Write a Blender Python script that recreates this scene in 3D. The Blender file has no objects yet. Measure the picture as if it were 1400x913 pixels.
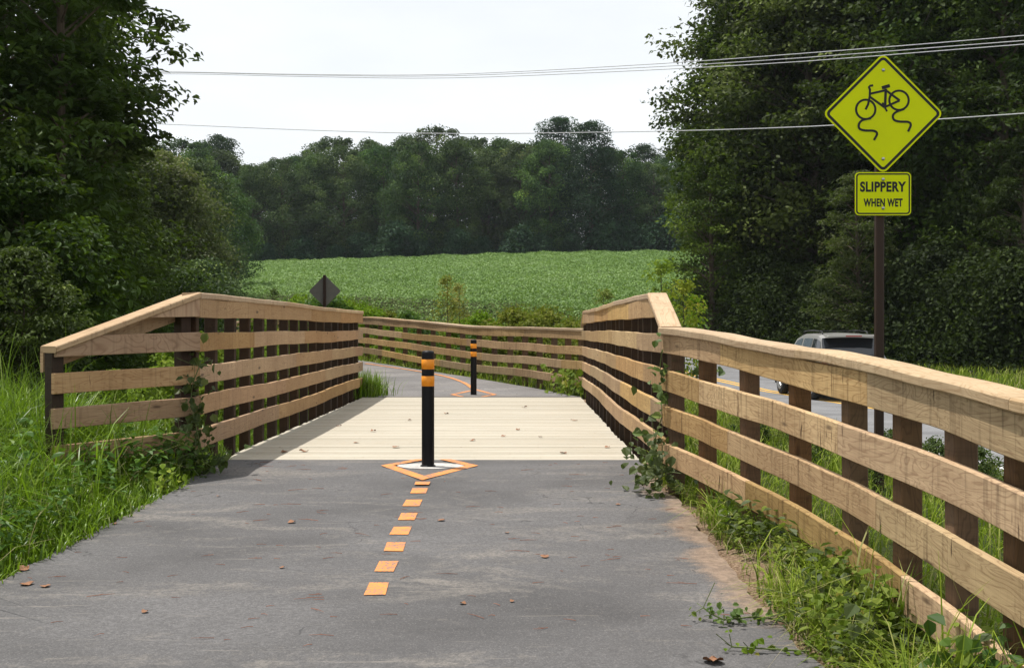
import bpy, math, random
import numpy as np
from mathutils import Vector, Matrix
rng = np.random.default_rng(7)
random.seed(7)
R = math.radians
SC = bpy.context.scene
COL = SC.collection

# ------------------------------------------------------------------ camera, light
HC = 1.08                      # lens height above the bridge deck
F = 1600.0                     # focal length in pixels of a 1400 px wide frame
cam = bpy.data.cameras.new('camera')
cam.lens = 36.0 * F / 1400.0
cam.sensor_width = 36.0
cam.clip_start = 0.05
cam.clip_end = 3000
co = bpy.data.objects.new('camera', cam)
COL.objects.link(co)
co.location = (0, 0, HC)
co.rotation_euler = (R(90) - 6.5 / F, 0, 8.0 / F)
SC.camera = co

SUNV = Vector((-0.295, 0.17, 1.0)).normalized()
elev = math.asin(SUNV.z)
az = math.atan2(SUNV.x, SUNV.y)
W = bpy.data.worlds.new('World')
SC.world = W
W.use_nodes = True
nt = W.node_tree
nt.nodes.clear()
o = nt.nodes.new('ShaderNodeOutputWorld')
bg = nt.nodes.new('ShaderNodeBackground')
sky = nt.nodes.new('ShaderNodeTexSky')
sky.sky_type = 'NISHITA'
sky.sun_disc = False
sky.sun_elevation = elev
sky.sun_rotation = az
sky.air_density = 1.0
sky.dust_density = 3.0
mx = nt.nodes.new('ShaderNodeMixRGB')
tc = nt.nodes.new('ShaderNodeTexCoord')
mp = nt.nodes.new('ShaderNodeMapping')
mp.inputs['Scale'].default_value = (1.2, 1.2, 4.0)
nz = nt.nodes.new('ShaderNodeTexNoise')
nz.inputs['Scale'].default_value = 2.2
nz.inputs['Detail'].default_value = 5
rp = nt.nodes.new('ShaderNodeMapRange')
rp.inputs[1].default_value = 0.3
rp.inputs[2].default_value = 0.7
rp.inputs[3].default_value = 0.72
rp.inputs[4].default_value = 0.97
nt.links.new(tc.outputs['Generated'], mp.inputs[0])
nt.links.new(mp.outputs[0], nz.inputs['Vector'])
nt.links.new(nz.outputs[0], rp.inputs[0])
nt.links.new(rp.outputs[0], mx.inputs[0])
nt.links.new(sky.outputs[0], mx.inputs[1])
mx.inputs[2].default_value = (10.9, 11.25, 11.5, 1)
nt.links.new(mx.outputs[0], bg.inputs[0])
bg.inputs[1].default_value = 0.086
nt.links.new(bg.outputs[0], o.inputs[0])

sl = bpy.data.lights.new('sun', 'SUN')
sl.energy = 4.8
sl.angle = R(0.6)
sl.color = (1.0, 0.96, 0.90)
so = bpy.data.objects.new('sun', sl)
COL.objects.link(so)
so.rotation_euler = SUNV.to_track_quat('Z', 'Y').to_euler()
so.location = (-20, 10, 60)

SC.view_settings.view_transform = 'Standard'
SC.view_settings.look = 'None'
SC.view_settings.gamma = 1
SC.view_settings.exposure = 0.22
try:
    SC.view_settings.use_curve_mapping = False
except Exception:
    pass

# ------------------------------------------------------------------ helpers
def tag(o, label=None, cat=None, group=None, kind=None):
    if label: o['label'] = label
    if cat: o['category'] = cat
    if group: o['group'] = group
    if kind: o['kind'] = kind
    return o

def empty(name, loc=(0, 0, 0), rz=0, label=None, cat=None, group=None):
    e = bpy.data.objects.new(name, None)
    e.location = loc
    e.rotation_euler = (0, 0, rz)
    e.empty_display_size = 0.2
    COL.objects.link(e)
    return tag(e, label, cat, group)

def link(name, me, mat=None, parent=None):
    ob = bpy.data.objects.new(name, me)
    COL.objects.link(ob)
    if mat is not None:
        me.materials.clear()
        for m in (mat if isinstance(mat, (list, tuple)) else [mat]):
            me.materials.append(m)
    if parent: ob.parent = parent
    return ob

def np_mesh(name, V, Fq, rnd=None, uv=None, smooth=False):
    """Fq: (n,k) array of vertex indices; rnd: per-face float; uv: (n*k,2)"""
    me = bpy.data.meshes.new(name)
    V = np.asarray(V, dtype=np.float32)
    Fq = np.asarray(Fq, dtype=np.int32)
    n, k = Fq.shape
    me.vertices.add(len(V)); me.vertices.foreach_set('co', V.ravel())
    me.loops.add(n * k); me.loops.foreach_set('vertex_index', Fq.ravel())
    me.polygons.add(n)
    me.polygons.foreach_set('loop_start', np.arange(0, n * k, k, dtype=np.int32))
    me.polygons.foreach_set('loop_total', np.full(n, k, dtype=np.int32))
    me.polygons.foreach_set('use_smooth', np.full(n, bool(smooth)))
    if rnd is not None:
        a = me.attributes.new('rnd', 'FLOAT', 'FACE')
        a.data.foreach_set('value', np.asarray(rnd, dtype=np.float32))
    if uv is not None:
        l = me.uv_layers.new(name='uv')
        l.data.foreach_set('uv', np.asarray(uv, dtype=np.float32).ravel())
    me.update(calc_edges=True)
    me.validate()
    return me

def poly_mesh(name, V, faces, smooth=False):
    me = bpy.data.meshes.new(name)
    me.from_pydata([tuple(v) for v in V], [], [tuple(f) for f in faces])
    if smooth:
        me.polygons.foreach_set('use_smooth', [True] * len(me.polygons))
    me.update()
    return me

class MB:
    """collects simple shapes into ONE mesh"""
    def __init__(s): s.V = []; s.Fc = []
    def add(s, V, Fc):
        b = len(s.V); s.V += [tuple(v) for v in V]; s.Fc += [tuple(i + b for i in f) for f in Fc]; return s
    def box(s, c, d, rot=None, ch=0.0):
        x, y, z = d[0] / 2, d[1] / 2, d[2] / 2
        if ch > 0:
            pts = []
            prof = [(-x + ch, -y), (x - ch, -y), (x, -y + ch), (x, y - ch), (x - ch, y), (-x + ch, y), (-x, y - ch), (-x, -y + ch)]
            for zz, sc in ((-z, 1), (z - ch, 1), (z, None)):
                for (px, py) in prof:
                    if sc is None:
                        px = math.copysign(max(abs(px) - ch, 0), px); py = math.copysign(max(abs(py) - ch, 0), py)
                    pts.append(Vector((px, py, zz)))
            fc = []
            for l in range(2):
                for i in range(8):
                    j = (i + 1) % 8
                    fc.append((l * 8 + i, l * 8 + j, l * 8 + 8 + j, l * 8 + 8 + i))
            fc.append(tuple(range(16, 24))); fc.append(tuple(reversed(range(8))))
        else:
            pts = [Vector((a * x, b * y, e * z)) for a in (-1, 1) for b in (-1, 1) for e in (-1, 1)]
            fc = [(0, 1, 3, 2), (4, 6, 7, 5), (0, 4, 5, 1), (2, 3, 7, 6), (0, 2, 6, 4), (1, 5, 7, 3)]
        if rot is not None: pts = [rot @ p for p in pts]
        c = Vector(c)
        return s.add([p + c for p in pts], fc)
    def tube(s, pts, rad, n=8, cap=True):
        pts = [Vector(p) for p in pts]
        if not isinstance(rad, (list, tuple)): rad = [rad] * len(pts)
        V = []; Fc = []
        ref = None
        for i, p in enumerate(pts):
            t = (pts[min(i + 1, len(pts) - 1)] - pts[max(i - 1, 0)])
            if t.length < 1e-9: t = Vector((0, 0, 1))
            t.normalize()
            if ref is None:
                ref = Vector((1, 0, 0)) if abs(t.x) < 0.9 else Vector((0, 1, 0))
            a = (ref - t * ref.dot(t)).normalized(); ref = a
            b = t.cross(a)
            for k in range(n):
                th = 2 * math.pi * k / n
                V.append(p + (a * math.cos(th) + b * math.sin(th)) * rad[i])
        for i in range(len(pts) - 1):
            for k in range(n):
                j = (k + 1) % n
                Fc.append((i * n + k, i * n + j, (i + 1) * n + j, (i + 1) * n + k))
        if cap:
            Fc.append(tuple(reversed(range(n)))); Fc.append(tuple(range((len(pts) - 1) * n, len(pts) * n)))
        return s.add(V, Fc)
    def prism(s, poly, z0, z1, M=None):
        n = len(poly)
        V = [Vector((p[0], p[1], z0)) for p in poly] + [Vector((p[0], p[1], z1)) for p in poly]
        if M is not None: V = [M @ v for v in V]
        Fc = [tuple(reversed(range(n))), tuple(range(n, 2 * n))]
        for i in range(n):
            j = (i + 1) % n
            Fc.append((i, j, n + j, n + i))
        return s.add(V, Fc)
    def mesh(s, name, smooth=False): return poly_mesh(name, s.V, s.Fc, smooth)
    def build(s, name, mat, parent=None, smooth=False): return link(name, s.mesh(name, smooth), mat, parent)

# ------------------------------------------------------------------ materials
class NT:
    def __init__(s, name):
        s.m = bpy.data.materials.new(name); s.m.use_nodes = True
        s.t = s.m.node_tree; s.t.nodes.clear()
        s.out = s.t.nodes.new('ShaderNodeOutputMaterial')
    def n(s, typ, **kw):
        nd = s.t.nodes.new(typ)
        for k, v in kw.items():
            if k == 'ins':
                for kk, vv in v.items():
                    if isinstance(vv, bpy.types.NodeSocket): s.t.links.new(vv, nd.inputs[kk])
                    else: nd.inputs[kk].default_value = vv
            else: setattr(nd, k, v)
        return nd
    def noise(s, vec, scale, detail=4, rough=0.55, dist=0.0):
        nd = s.n('ShaderNodeTexNoise', ins={'Scale': scale, 'Detail': detail, 'Roughness': rough, 'Distortion': dist})
        if vec is not None: s.t.links.new(vec, nd.inputs['Vector'])
        return nd.outputs[0]
    def map(s, vec, scale=(1, 1, 1), loc=(0, 0, 0)):
        return s.n('ShaderNodeMapping', ins={'Vector': vec, 'Scale': scale, 'Location': loc}).outputs[0]
    def rng(s, v, a, b, c=0.0, d=1.0):
        return s.n('ShaderNodeMapRange', ins={0: v, 1: a, 2: b, 3: c, 4: d}).outputs[0]
    def mix(s, f, a, b, bt='MIX'):
        nd = s.n('ShaderNodeMixRGB', blend_type=bt)
        for i, v in enumerate((f, a, b)):
            if isinstance(v, bpy.types.NodeSocket): s.t.links.new(v, nd.inputs[i])
            elif i == 0: nd.inputs[0].default_value = v
            else: nd.inputs[i].default_value = (*v, 1)
        return nd.outputs[0]
    def math(s, op, a, b=0.0, c=None):
        nd = s.n('ShaderNodeMath', operation=op)
        for i, v in enumerate((a, b, c)):
            if v is None: continue
            if isinstance(v, bpy.types.NodeSocket): s.t.links.new(v, nd.inputs[i])
            else: nd.inputs[i].default_value = v
        return nd.outputs[0]
    def bump(s, h, strength, dist=0.01):
        return s.n('ShaderNodeBump', ins={'Height': h, 'Strength': strength, 'Distance': dist}).outputs[0]
    def bsdf(s, col, rough=0.8, normal=None, spec=0.3, metal=0.0, coat=0.0, **kw):
        nd = s.n('ShaderNodeBsdfPrincipled')
        def st(k, v):
            if isinstance(v, bpy.types.NodeSocket): s.t.links.new(v, nd.inputs[k])
            else: nd.inputs[k].default_value = v
        st('Base Color', col if isinstance(col, bpy.types.NodeSocket) else (*col, 1))
        st('Roughness', rough); st('Specular IOR Level', spec); st('Metallic', metal); st('Coat Weight', coat)
        for k, v in kw.items(): st(k, v)
        if normal is not None: st('Normal', normal)
        return nd
    def done(s, nd):
        s.t.links.new(nd.outputs[0], s.out.inputs[0]); return s.m

def mat_plain(name, col, rough=0.6, metal=0.0, spec=0.4, coat=0.0, var=0.12, scale=8.0):
    N = NT(name)
    tc = N.n('ShaderNodeTexCoord').outputs['Object']
    a = N.noise(tc, scale, 5)
    c = N.mix(N.rng(a, 0.3, 0.7), tuple(x * (1 - var) for x in col), tuple(min(1, x * (1 + var)) for x in col))
    r = N.rng(a, 0.3, 0.7, max(0, rough - 0.06), min(1, rough + 0.08))
    return N.done(N.bsdf(c, r, spec=spec, metal=metal, coat=coat))

def mat_leaf(name, c1, c2, c3=None, trans=0.35, rough=0.6, yellow=0.0, hue_by_obj=True, spec=0.16):
    N = NT(name)
    at = N.n('ShaderNodeAttribute', attribute_name='rnd').outputs['Fac']
    oi = N.n('ShaderNodeObjectInfo').outputs['Random']
    c = N.mix(at, c1, c2)
    if c3 is not None: c = N.mix(N.rng(at, 0.88 - yellow, 1.0), c, c3)
    if hue_by_obj:
        hs = N.n('ShaderNodeHueSaturation', ins={'Color': c, 'Hue': N.rng(oi, 0, 1, 0.47, 0.515), 'Saturation': N.rng(oi, 0, 1, 0.85, 1.12), 'Value': N.rng(N.math('FRACT', N.math('MULTIPLY', oi, 7.13)), 0, 1, 0.62, 1.35)})
        c = hs.outputs[0]
    p = N.bsdf(c, rough, spec=spec)
    tcol = N.mix(0.5, c, (0.12, 0.20, 0.008))
    tr = N.n('ShaderNodeBsdfTranslucent', ins={'Color': tcol})
    ms = N.n('ShaderNodeMixShader', ins={0: trans, 1: p.outputs[0], 2: tr.outputs[0]})
    return N.done(ms)

def mat_wood(name, light, dark, stain=0.5, rough=0.75, tint=0.15, mark=0.5):
    """rough sawn board: u runs along the board (metres), v across it"""
    N = NT(name)
    uvn = N.n('ShaderNodeUVMap', uv_map='uv').outputs[0]
    oi = N.n('ShaderNodeObjectInfo').outputs['Random']
    cx = N.n('ShaderNodeCombineXYZ', ins={0: N.math('MULTIPLY', oi, 37.0), 1: N.math('MULTIPLY', oi, 11.0), 2: N.math('MULTIPLY', oi, 19.0)}).outputs[0]
    v = N.n('ShaderNodeVectorMath', operation='ADD', ins={0: uvn, 1: cx}).outputs[0]
    # cathedral grain: rings of a field stretched along the board, bent by noise
    g1 = N.noise(N.map(v, (1.1, 6.0, 1)), 1.6, 2, 0.5, 0.6)
    ring = N.math('FRACT', N.math('MULTIPLY', g1, 17.0))
    ring = N.math('ABSOLUTE', N.math('SUBTRACT', ring, 0.5))
    ring = N.rng(ring, 0.0, 0.2, 1.0, 0.0)
    fine = N.noise(N.map(v, (3.0, 90.0, 1)), 1.0, 4, 0.65)
    broad = N.noise(N.map(v, (1.2, 1.5, 1)), 1.3, 3)
    c = N.mix(N.rng(broad, 0.3, 0.7), light, tuple(a * .55 + b * .45 for a, b in zip(light, dark)))
    c = N.mix(N.math('MULTIPLY', ring, 0.6), c, dark)
    c = N.mix(N.math('MULTIPLY', N.rng(fine, 0.35, 0.7), 0.35), c, dark)
    # cross marks left by the saw and by water
    st = N.noise(N.map(v, (26.0, 1.6, 1)), 1.0, 3, 0.7, 0.3)
    c = N.mix(N.math('MULTIPLY', N.rng(st, 0.52, 0.72), mark), c, tuple(a * .45 for a in dark))
    st2 = N.noise(N.map(v, (5.0, 2.5, 1)), 1.0, 3)
    c = N.mix(N.math('MULTIPLY', N.rng(st2, 0.5, 0.75), stain * 0.7), c, tuple(a * .30 + b * .55 for a, b in zip(light, dark)))
    tk = N.noise(N.map(v, (48.0, 5.0, 1), (3, 1, 0)), 1.0, 2, 0.6)
    c = N.mix(N.math('MULTIPLY', N.rng(tk, 0.68, 0.74), mark * 1.5), c, tuple(a * .3 for a in dark))
    # knots
    vor = N.n('ShaderNodeTexVoronoi', ins={'Vector': N.map(v, (1.7, 6.5, 1)), 'Scale': 1.0}).outputs['Distance']
    c = N.mix(N.rng(vor, 0.05, 0.11, 0.8, 0.0), c, (0.05, 0.025, 0.012))
    hs = N.n('ShaderNodeHueSaturation', ins={'Color': c, 'Hue': N.rng(oi, 0, 1, 0.494, 0.506), 'Saturation': N.rng(N.math('FRACT', N.math('MULTIPLY', oi, 5.3)), 0, 1, 0.85, 1.12), 'Value': N.rng(N.math('FRACT', N.math('MULTIPLY', oi, 9.7)), 0, 1, 1 - tint, 1 + tint)})
    h = N.math('ADD', N.math('MULTIPLY', fine, 0.7), N.math('MULTIPLY', st, 0.5))
    bp = N.bump(h, 0.5, 0.004)
    return N.done(N.bsdf(hs.outputs[0], rough, bp, spec=0.25))

M = {}
M['rail'] = mat_wood('rail_wood', (0.52, 0.355, 0.175), (0.19, 0.10, 0.038), mark=0.7, tint=0.24)
M['rail_left'] = mat_wood('warm_rail_wood', (0.44, 0.29, 0.15), (0.20, 0.10, 0.042), stain=0.3, mark=0.35)
M['cap'] = mat_wood('cap_wood', (0.52, 0.39, 0.25), (0.28, 0.17, 0.085), mark=0.35)
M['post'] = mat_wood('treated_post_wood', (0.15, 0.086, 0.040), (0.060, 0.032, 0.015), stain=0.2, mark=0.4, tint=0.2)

def mat_deck():
    N = NT('deck_wood')
    uvn = N.n('ShaderNodeUVMap', uv_map='uv').outputs[0]
    at = N.n('ShaderNodeAttribute', attribute_name='rnd').outputs['Fac']
    tco = N.n('ShaderNodeTexCoord').outputs['Object']
    cx = N.n('ShaderNodeCombineXYZ', ins={0: N.math('MULTIPLY', at, 51.0), 1: N.math('MULTIPLY', at, 17.0), 2: 0.0}).outputs[0]
    v = N.n('ShaderNodeVectorMath', operation='ADD', ins={0: uvn, 1: cx}).outputs[0]
    fine = N.noise(N.map(v, (2.0, 60.0, 1)), 1.0, 4, 0.65)
    g1 = N.noise(N.map(v, (0.8, 7.0, 1)), 1.6, 2, 0.5, 0.5)
    ring = N.rng(N.math('ABSOLUTE', N.math('SUBTRACT', N.math('FRACT', N.math('MULTIPLY', g1, 12.0)), 0.5)), 0.0, 0.15, 1, 0)
    c = N.mix(at, (0.45, 0.415, 0.345), (0.34, 0.31, 0.25))
    c = N.mix(N.math('MULTIPLY', N.rng(fine, 0.4, 0.7), 0.35), c, (0.34, 0.27, 0.17))
    c = N.mix(N.math('MULTIPLY', ring, 0.22), c, (0.38, 0.27, 0.14))
    blot = N.noise(N.map(tco, (0.5, 1.4, 1)), 1.5, 5, 0.6)
    c = N.mix(N.math('MULTIPLY', N.rng(blot, 0.45, 0.7), 0.6), c, (0.33, 0.30, 0.235))
    spk = N.noise(N.map(tco, (6, 14, 1)), 3.0, 3, 0.7)
    c = N.mix(N.math('MULTIPLY', N.rng(spk, 0.60, 0.72), 0.6), c, (0.16, 0.11, 0.07))
    grv = N.math('PINGPONG', N.math('MULTIPLY', N.n('ShaderNodeSeparateXYZ', ins={0: uvn}).outputs[1], 1.0), 0.014)
    bp = N.bump(N.math('ADD', fine, N.math('MULTIPLY', grv, 20.0)), 0.5, 0.004)
    return N.done(N.bsdf(c, 0.75, bp, spec=0.25))
M['deck'] = mat_deck()

def mat_asphalt(name, base, dust, dust_amt=0.6, speck=True):
    N = NT(name)
    tco = N.n('ShaderNodeTexCoord').outputs['Object']
    fine = N.noise(tco, 110.0, 4, 0.85)
    mid = N.noise(tco, 18.0, 6, 0.75)
    big = N.noise(N.map(tco, (0.55, 0.8, 1)), 1.3, 5, 0.6, 0.4)
    big2 = N.noise(N.map(tco, (0.5, 1.3, 1), (7, 3, 0)), 1.9, 6, 0.68, 0.8)
    c = N.mix(N.rng(big, 0.3, 0.7), tuple(x * 0.5 for x in base), tuple(x * 1.3 for x in base))
    c = N.mix(N.math('MULTIPLY', N.rng(N.math('ADD', big2, N.math('MULTIPLY', N.math('SUBTRACT', mid, 0.5), 0.45)), 0.52, 0.68), dust_amt), c, dust)
    pat = N.noise(tco, 42.0, 3, 0.6)
    c = N.mix(N.math('MULTIPLY', N.rng(pat, 0.42, 0.58), 0.55), c, tuple(x * 0.62 for x in base))
    c = N.mix(N.math('MULTIPLY', N.rng(mid, 0.4, 0.65), 0.42), c, tuple(x * 0.7 for x in base))
    c = N.mix(N.math('MULTIPLY', N.rng(fine, 0.54, 0.68), 0.42), c, (0.30, 0.28, 0.265))
    c = N.mix(N.math('MULTIPLY', N.rng(fine, 0.48, 0.34), 0.6), c, tuple(x * 0.4 for x in base))
    scr = N.noise(N.map(tco, (1.2, 16.0, 1), (3, 9, 0)), 1.4, 4, 0.7, 0.5)
    c = N.mix(N.math('MULTIPLY', N.rng(scr, 0.63, 0.72), 0.4), c, dust)
    at = N.n('ShaderNodeAttribute', attribute_name='edge').outputs['Fac']
    en = N.math('ADD', at, N.math('MULTIPLY', N.math('SUBTRACT', big2, 0.5), 1.6))
    en = N.math('ADD', en, N.math('MULTIPLY', N.math('SUBTRACT', fine, 0.5), 1.2))
    c = N.mix(N.rng(en, 0.45, 0.75, 0, 0.7), c, N.mix(N.rng(mid, .4, .6), (0.17, 0.115, 0.075), (0.31, 0.215, 0.145)))
    crk = N.n('ShaderNodeTexVoronoi', feature='DISTANCE_TO_EDGE', ins={'Vector': N.n('ShaderNodeVectorMath', operation='ADD', ins={0: tco, 1: N.n('ShaderNodeTexNoise', ins={'Vector': tco, 'Scale': 2.5, 'Detail': 4}).outputs[1]}).outputs[0], 'Scale': 0.55}).outputs[0]
    c = N.mix(N.math('MULTIPLY', N.math('MULTIPLY', N.rng(crk, 0.0, 0.006, 1, 0), N.rng(big, .5, .56)), 0.8), c, (0.03, 0.03, 0.03))
    bp = N.bump(N.math('ADD', fine, mid), 0.55, 0.004)
    return N.done(N.bsdf(c, 0.85, bp, spec=0.25))
M['path'] = mat_asphalt('path_asphalt', (0.112, 0.108, 0.108), (0.27, 0.24, 0.205), 0.6)
M['path_far'] = mat_asphalt('dusty_path_asphalt', (0.175, 0.165, 0.160), (0.33, 0.29, 0.25), 0.7)
M['road'] = mat_asphalt('road_asphalt', (0.20, 0.20, 0.205), (0.24, 0.23, 0.22), 0.3)

def mat_ground():
    N = NT('earth')
    tco = N.n('ShaderNodeTexCoord').outputs['Object']
    a = N.noise(tco, 1.5, 6, 0.65); b = N.noise(tco, 22.0, 5, 0.7)
    grass = N.mix(N.rng(a, 0.3, 0.7), (0.035, 0.055, 0.014), (0.065, 0.085, 0.022))
    grass = N.mix(N.math('MULTIPLY', N.rng(b, 0.45, 0.7), 0.5), grass, (0.09, 0.065, 0.035))
    pb = N.noise(tco, 60.0, 4, 0.75)
    soil = N.mix(N.rng(pb, 0.38, 0.62), (0.16, 0.10, 0.06), (0.42, 0.30, 0.205))
    soil = N.mix(N.math('MULTIPLY', N.rng(a, 0.5, 0.7), 0.4), soil, (0.20, 0.13, 0.08))
    at = N.n('ShaderNodeAttribute', attribute_name='sand').outputs['Fac']
    f = N.rng(N.math('ADD', at, N.math('MULTIPLY', N.math('SUBTRACT', b, 0.5), 0.5)), 0.35, 0.65)
    c = N.mix(f, grass, soil)
    bp = N.bump(N.noise(tco, 30.0, 5, 0.7), 1.0, 0.05)
    return N.done(N.bsdf(c, 0.95, bp, spec=0.1))
M['ground'] = mat_ground()

def mat_paint(name, col, wear=0.5, under=(0.15, 0.14, 0.14)):
    N = NT(name)
    tco = N.n('ShaderNodeTexCoord').outputs['Object']
    a = N.noise(tco, 60.0, 5, 0.75); b = N.noise(tco, 7.0, 4, 0.6)
    c = N.mix(N.rng(b, 0.3, 0.7), col, tuple(x * 0.82 for x in col))
    f = N.rng(N.math('ADD', a, N.math('MULTIPLY', b, 0.35)), 0.66, 0.80)
    c = N.mix(N.math('MULTIPLY', f, wear), c, under)
    return N.done(N.bsdf(c, 0.8, N.bump(a, 0.4, 0.003), spec=0.2))
M['orange_paint'] = mat_paint('orange_road_paint', (0.68, 0.255, 0.065), 1.0)
M['concrete'] = mat_paint('concrete_collar', (0.50, 0.48, 0.45), 0.5)
M['yellow_paint'] = mat_paint('yellow_road_paint', (0.75, 0.42, 0.05), 0.4)
M['white_paint'] = mat_paint('white_road_paint', (0.75, 0.74, 0.72), 0.4)
M['black'] = mat_plain('black_enamel', (0.005, 0.005, 0.006), 0.45, spec=0.18)
M['orange_band'] = mat_plain('orange_reflective_band', (0.80, 0.27, 0.010), 0.45, var=0.1, scale=30)
M['sign_yellow'] = mat_plain('sign_fluorescent_green', (0.60, 0.66, 0.0), 0.5, spec=0.12, var=0.04, scale=3)
M['sign_black'] = mat_plain('sign_black_ink', (0.006, 0.006, 0.006), 0.45, spec=0.3)
M['sign_back'] = mat_plain('sign_back_metal', (0.13, 0.122, 0.105), 0.6, metal=0.2)
M['brown_steel'] = mat_plain('brown_painted_steel', (0.030, 0.016, 0.010), 0.6, spec=0.25)
M['steel'] = mat_plain('galvanised_bolt', (0.45, 0.45, 0.45), 0.35, metal=0.9)
M['wire'] = mat_plain('aluminium_wire', (0.50, 0.50, 0.51), 0.8, metal=0.0)
M['bark'] = None
def mat_bark(name, col):
    N = NT(name)
    tco = N.n('ShaderNodeTexCoord').outputs['Object']
    a = N.noise(N.map(tco, (9, 9, 1.6)), 2.0, 5, 0.7)
    c = N.mix(N.rng(a, 0.3, 0.7), tuple(x * 0.5 for x in col), tuple(x * 1.4 for x in col))
    return N.done(N.bsdf(c, 0.9, N.bump(a, 0.9, 0.02), spec=0.15))
M['bark'] = mat_bark('bark', (0.09, 0.07, 0.05))
M['stem'] = mat_plain('green_stem', (0.09, 0.12, 0.03), 0.6)
M['leaf_near'] = mat_leaf('near_tree_leaf', (0.012, 0.026, 0.005), (0.070, 0.125, 0.016), (0.13, 0.19, 0.02), 0.25, spec=0.14)
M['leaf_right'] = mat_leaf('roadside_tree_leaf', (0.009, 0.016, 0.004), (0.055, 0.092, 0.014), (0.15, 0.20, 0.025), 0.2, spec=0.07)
M['leaf_far'] = mat_leaf('far_tree_leaf', (0.014, 0.038, 0.018), (0.14, 0.23, 0.055), (0.26, 0.34, 0.05), 0.22, spec=0.08)
M['leaf_pine'] = mat_leaf('pine_needle_clump', (0.012, 0.032, 0.018), (0.040, 0.078, 0.034), None, 0.15, spec=0.08)
M['leaf_olive'] = mat_leaf('olive_tree_leaf', (0.065, 0.088, 0.026), (0.105, 0.125, 0.035), (0.17, 0.16, 0.05), 0.35)
M['leaf_bright'] = mat_leaf('bright_leaf', (0.12, 0.19, 0.02), (0.26, 0.34, 0.05), (0.36, 0.32, 0.06), 0.45)
M['leaf_yellow'] = mat_leaf('yellowing_leaf', (0.17, 0.20, 0.03), (0.36, 0.36, 0.06), (0.42, 0.26, 0.07), 0.4)
M['leaf_vine'] = mat_leaf('vine_leaf', (0.045, 0.085, 0.018), (0.085, 0.14, 0.03), (0.18, 0.22, 0.04), 0.35, rough=0.5, spec=0.2)
M['grass'] = mat_leaf('grass_blade', (0.050, 0.105, 0.005), (0.23, 0.37, 0.018), (0.42, 0.42, 0.20), 0.42, rough=0.38, yellow=-0.06, hue_by_obj=False, spec=0.35)
M['grass_dry'] = mat_leaf('mixed_grass_blade', (0.070, 0.120, 0.008), (0.36, 0.46, 0.045), (0.36, 0.31, 0.15), 0.4, yellow=0.1, hue_by_obj=False)
M['soy'] = mat_leaf('soybean_leaf', (0.088, 0.170, 0.035), (0.245, 0.375, 0.105), (0.48, 0.56, 0.32), 0.35, rough=0.55, hue_by_obj=False, yellow=0.05, spec=0.22)  # third colour paints whitish highlights on some leaves
M['litter'] = mat_plain('dry_brown_litter', (0.20, 0.075, 0.04), 0.8, var=0.5, scale=4)
M['dry_leaf'] = mat_plain('dry_leaf', (0.22, 0.10, 0.045), 0.7, var=0.45, scale=1.5)

# ------------------------------------------------------------------ terrain
def interp(x, pts):
    return np.interp(x, [p[0] for p in pts], [p[1] for p in pts])

PATH_L = [(-3.2, -6), (-3.0, 0), (-2.75, 4), (-2.54, 5.7), (-2.46, 7.0), (-2.40, 8.2), (-2.44, 9.7)]
PATH_R = [(1.3, -6), (1.22, 0), (1.16, 4.4), (1.12, 5.0), (1.09, 5.6), (1.07, 6.3), (1.08, 7.6), (0.98, 8.4), (1.00, 9.7)]
FAR_R = [(1.0, 18.6), (0.35, 20.3), (-1.05, 23.2), (-2.2, 25.6), (-3.9, 28.9), (-6.5, 32.8), (-10, 37), (-15, 41), (-22, 44), (-34, 46)]
FAR_L = [(-2.44, 18.6), (-2.75, 20.0), (-4.3, 22.3), (-5.4, 25.0), (-7.2, 27.6), (-9.6, 30.6), (-12.8, 34), (-17, 37.5), (-23.5, 40.4), (-35, 42.5)]
PATHC = [((a[0] + b[0]) / 2, (a[1] + b[1]) / 2) for a, b in ((( -3.1, -6), (1.3, -6)), ((-2.5, 6), (1.1, 6)), ((-2.44, 9.7), (1, 9.7)), ((-2.44, 18.6), (1.0, 18.6)))] + [((a[0] + b[0]) / 2, (a[1] + b[1]) / 2) for a, b in zip(FAR_L[1:], FAR_R[1:])]
ROADC = [(14.2, -20), (11.8, 0), (9.55, 18), (8.05, 30), (6.7, 40), (5.0, 50), (2.0, 60), (-3.0, 68.5), (-11, 75), (-22, 80), (-40, 85), (-80, 92)]

def pdist(x, y, line):
    """signed distance to a polyline (positive = right-hand side) and the y of the nearest point"""
    best = np.full(x.shape, 1e9); sg = np.ones_like(x); ny = np.zeros_like(x)
    for (x0, y0), (x1, y1) in zip(line[:-1], line[1:]):
        dx, dy = x1 - x0, y1 - y0
        t = np.clip(((x - x0) * dx + (y - y0) * dy) / (dx * dx + dy * dy), 0, 1)
        px, py = x0 + t * dx, y0 + t * dy
        d = np.hypot(x - px, y - py)
        s = np.sign((x - x0) * dy - (y - y0) * dx); s[s == 0] = 1
        m = d < best
        best = np.where(m, d, best); sg = np.where(m, s, sg); ny = np.where(m, py, ny)
    return best * sg, ny

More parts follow.
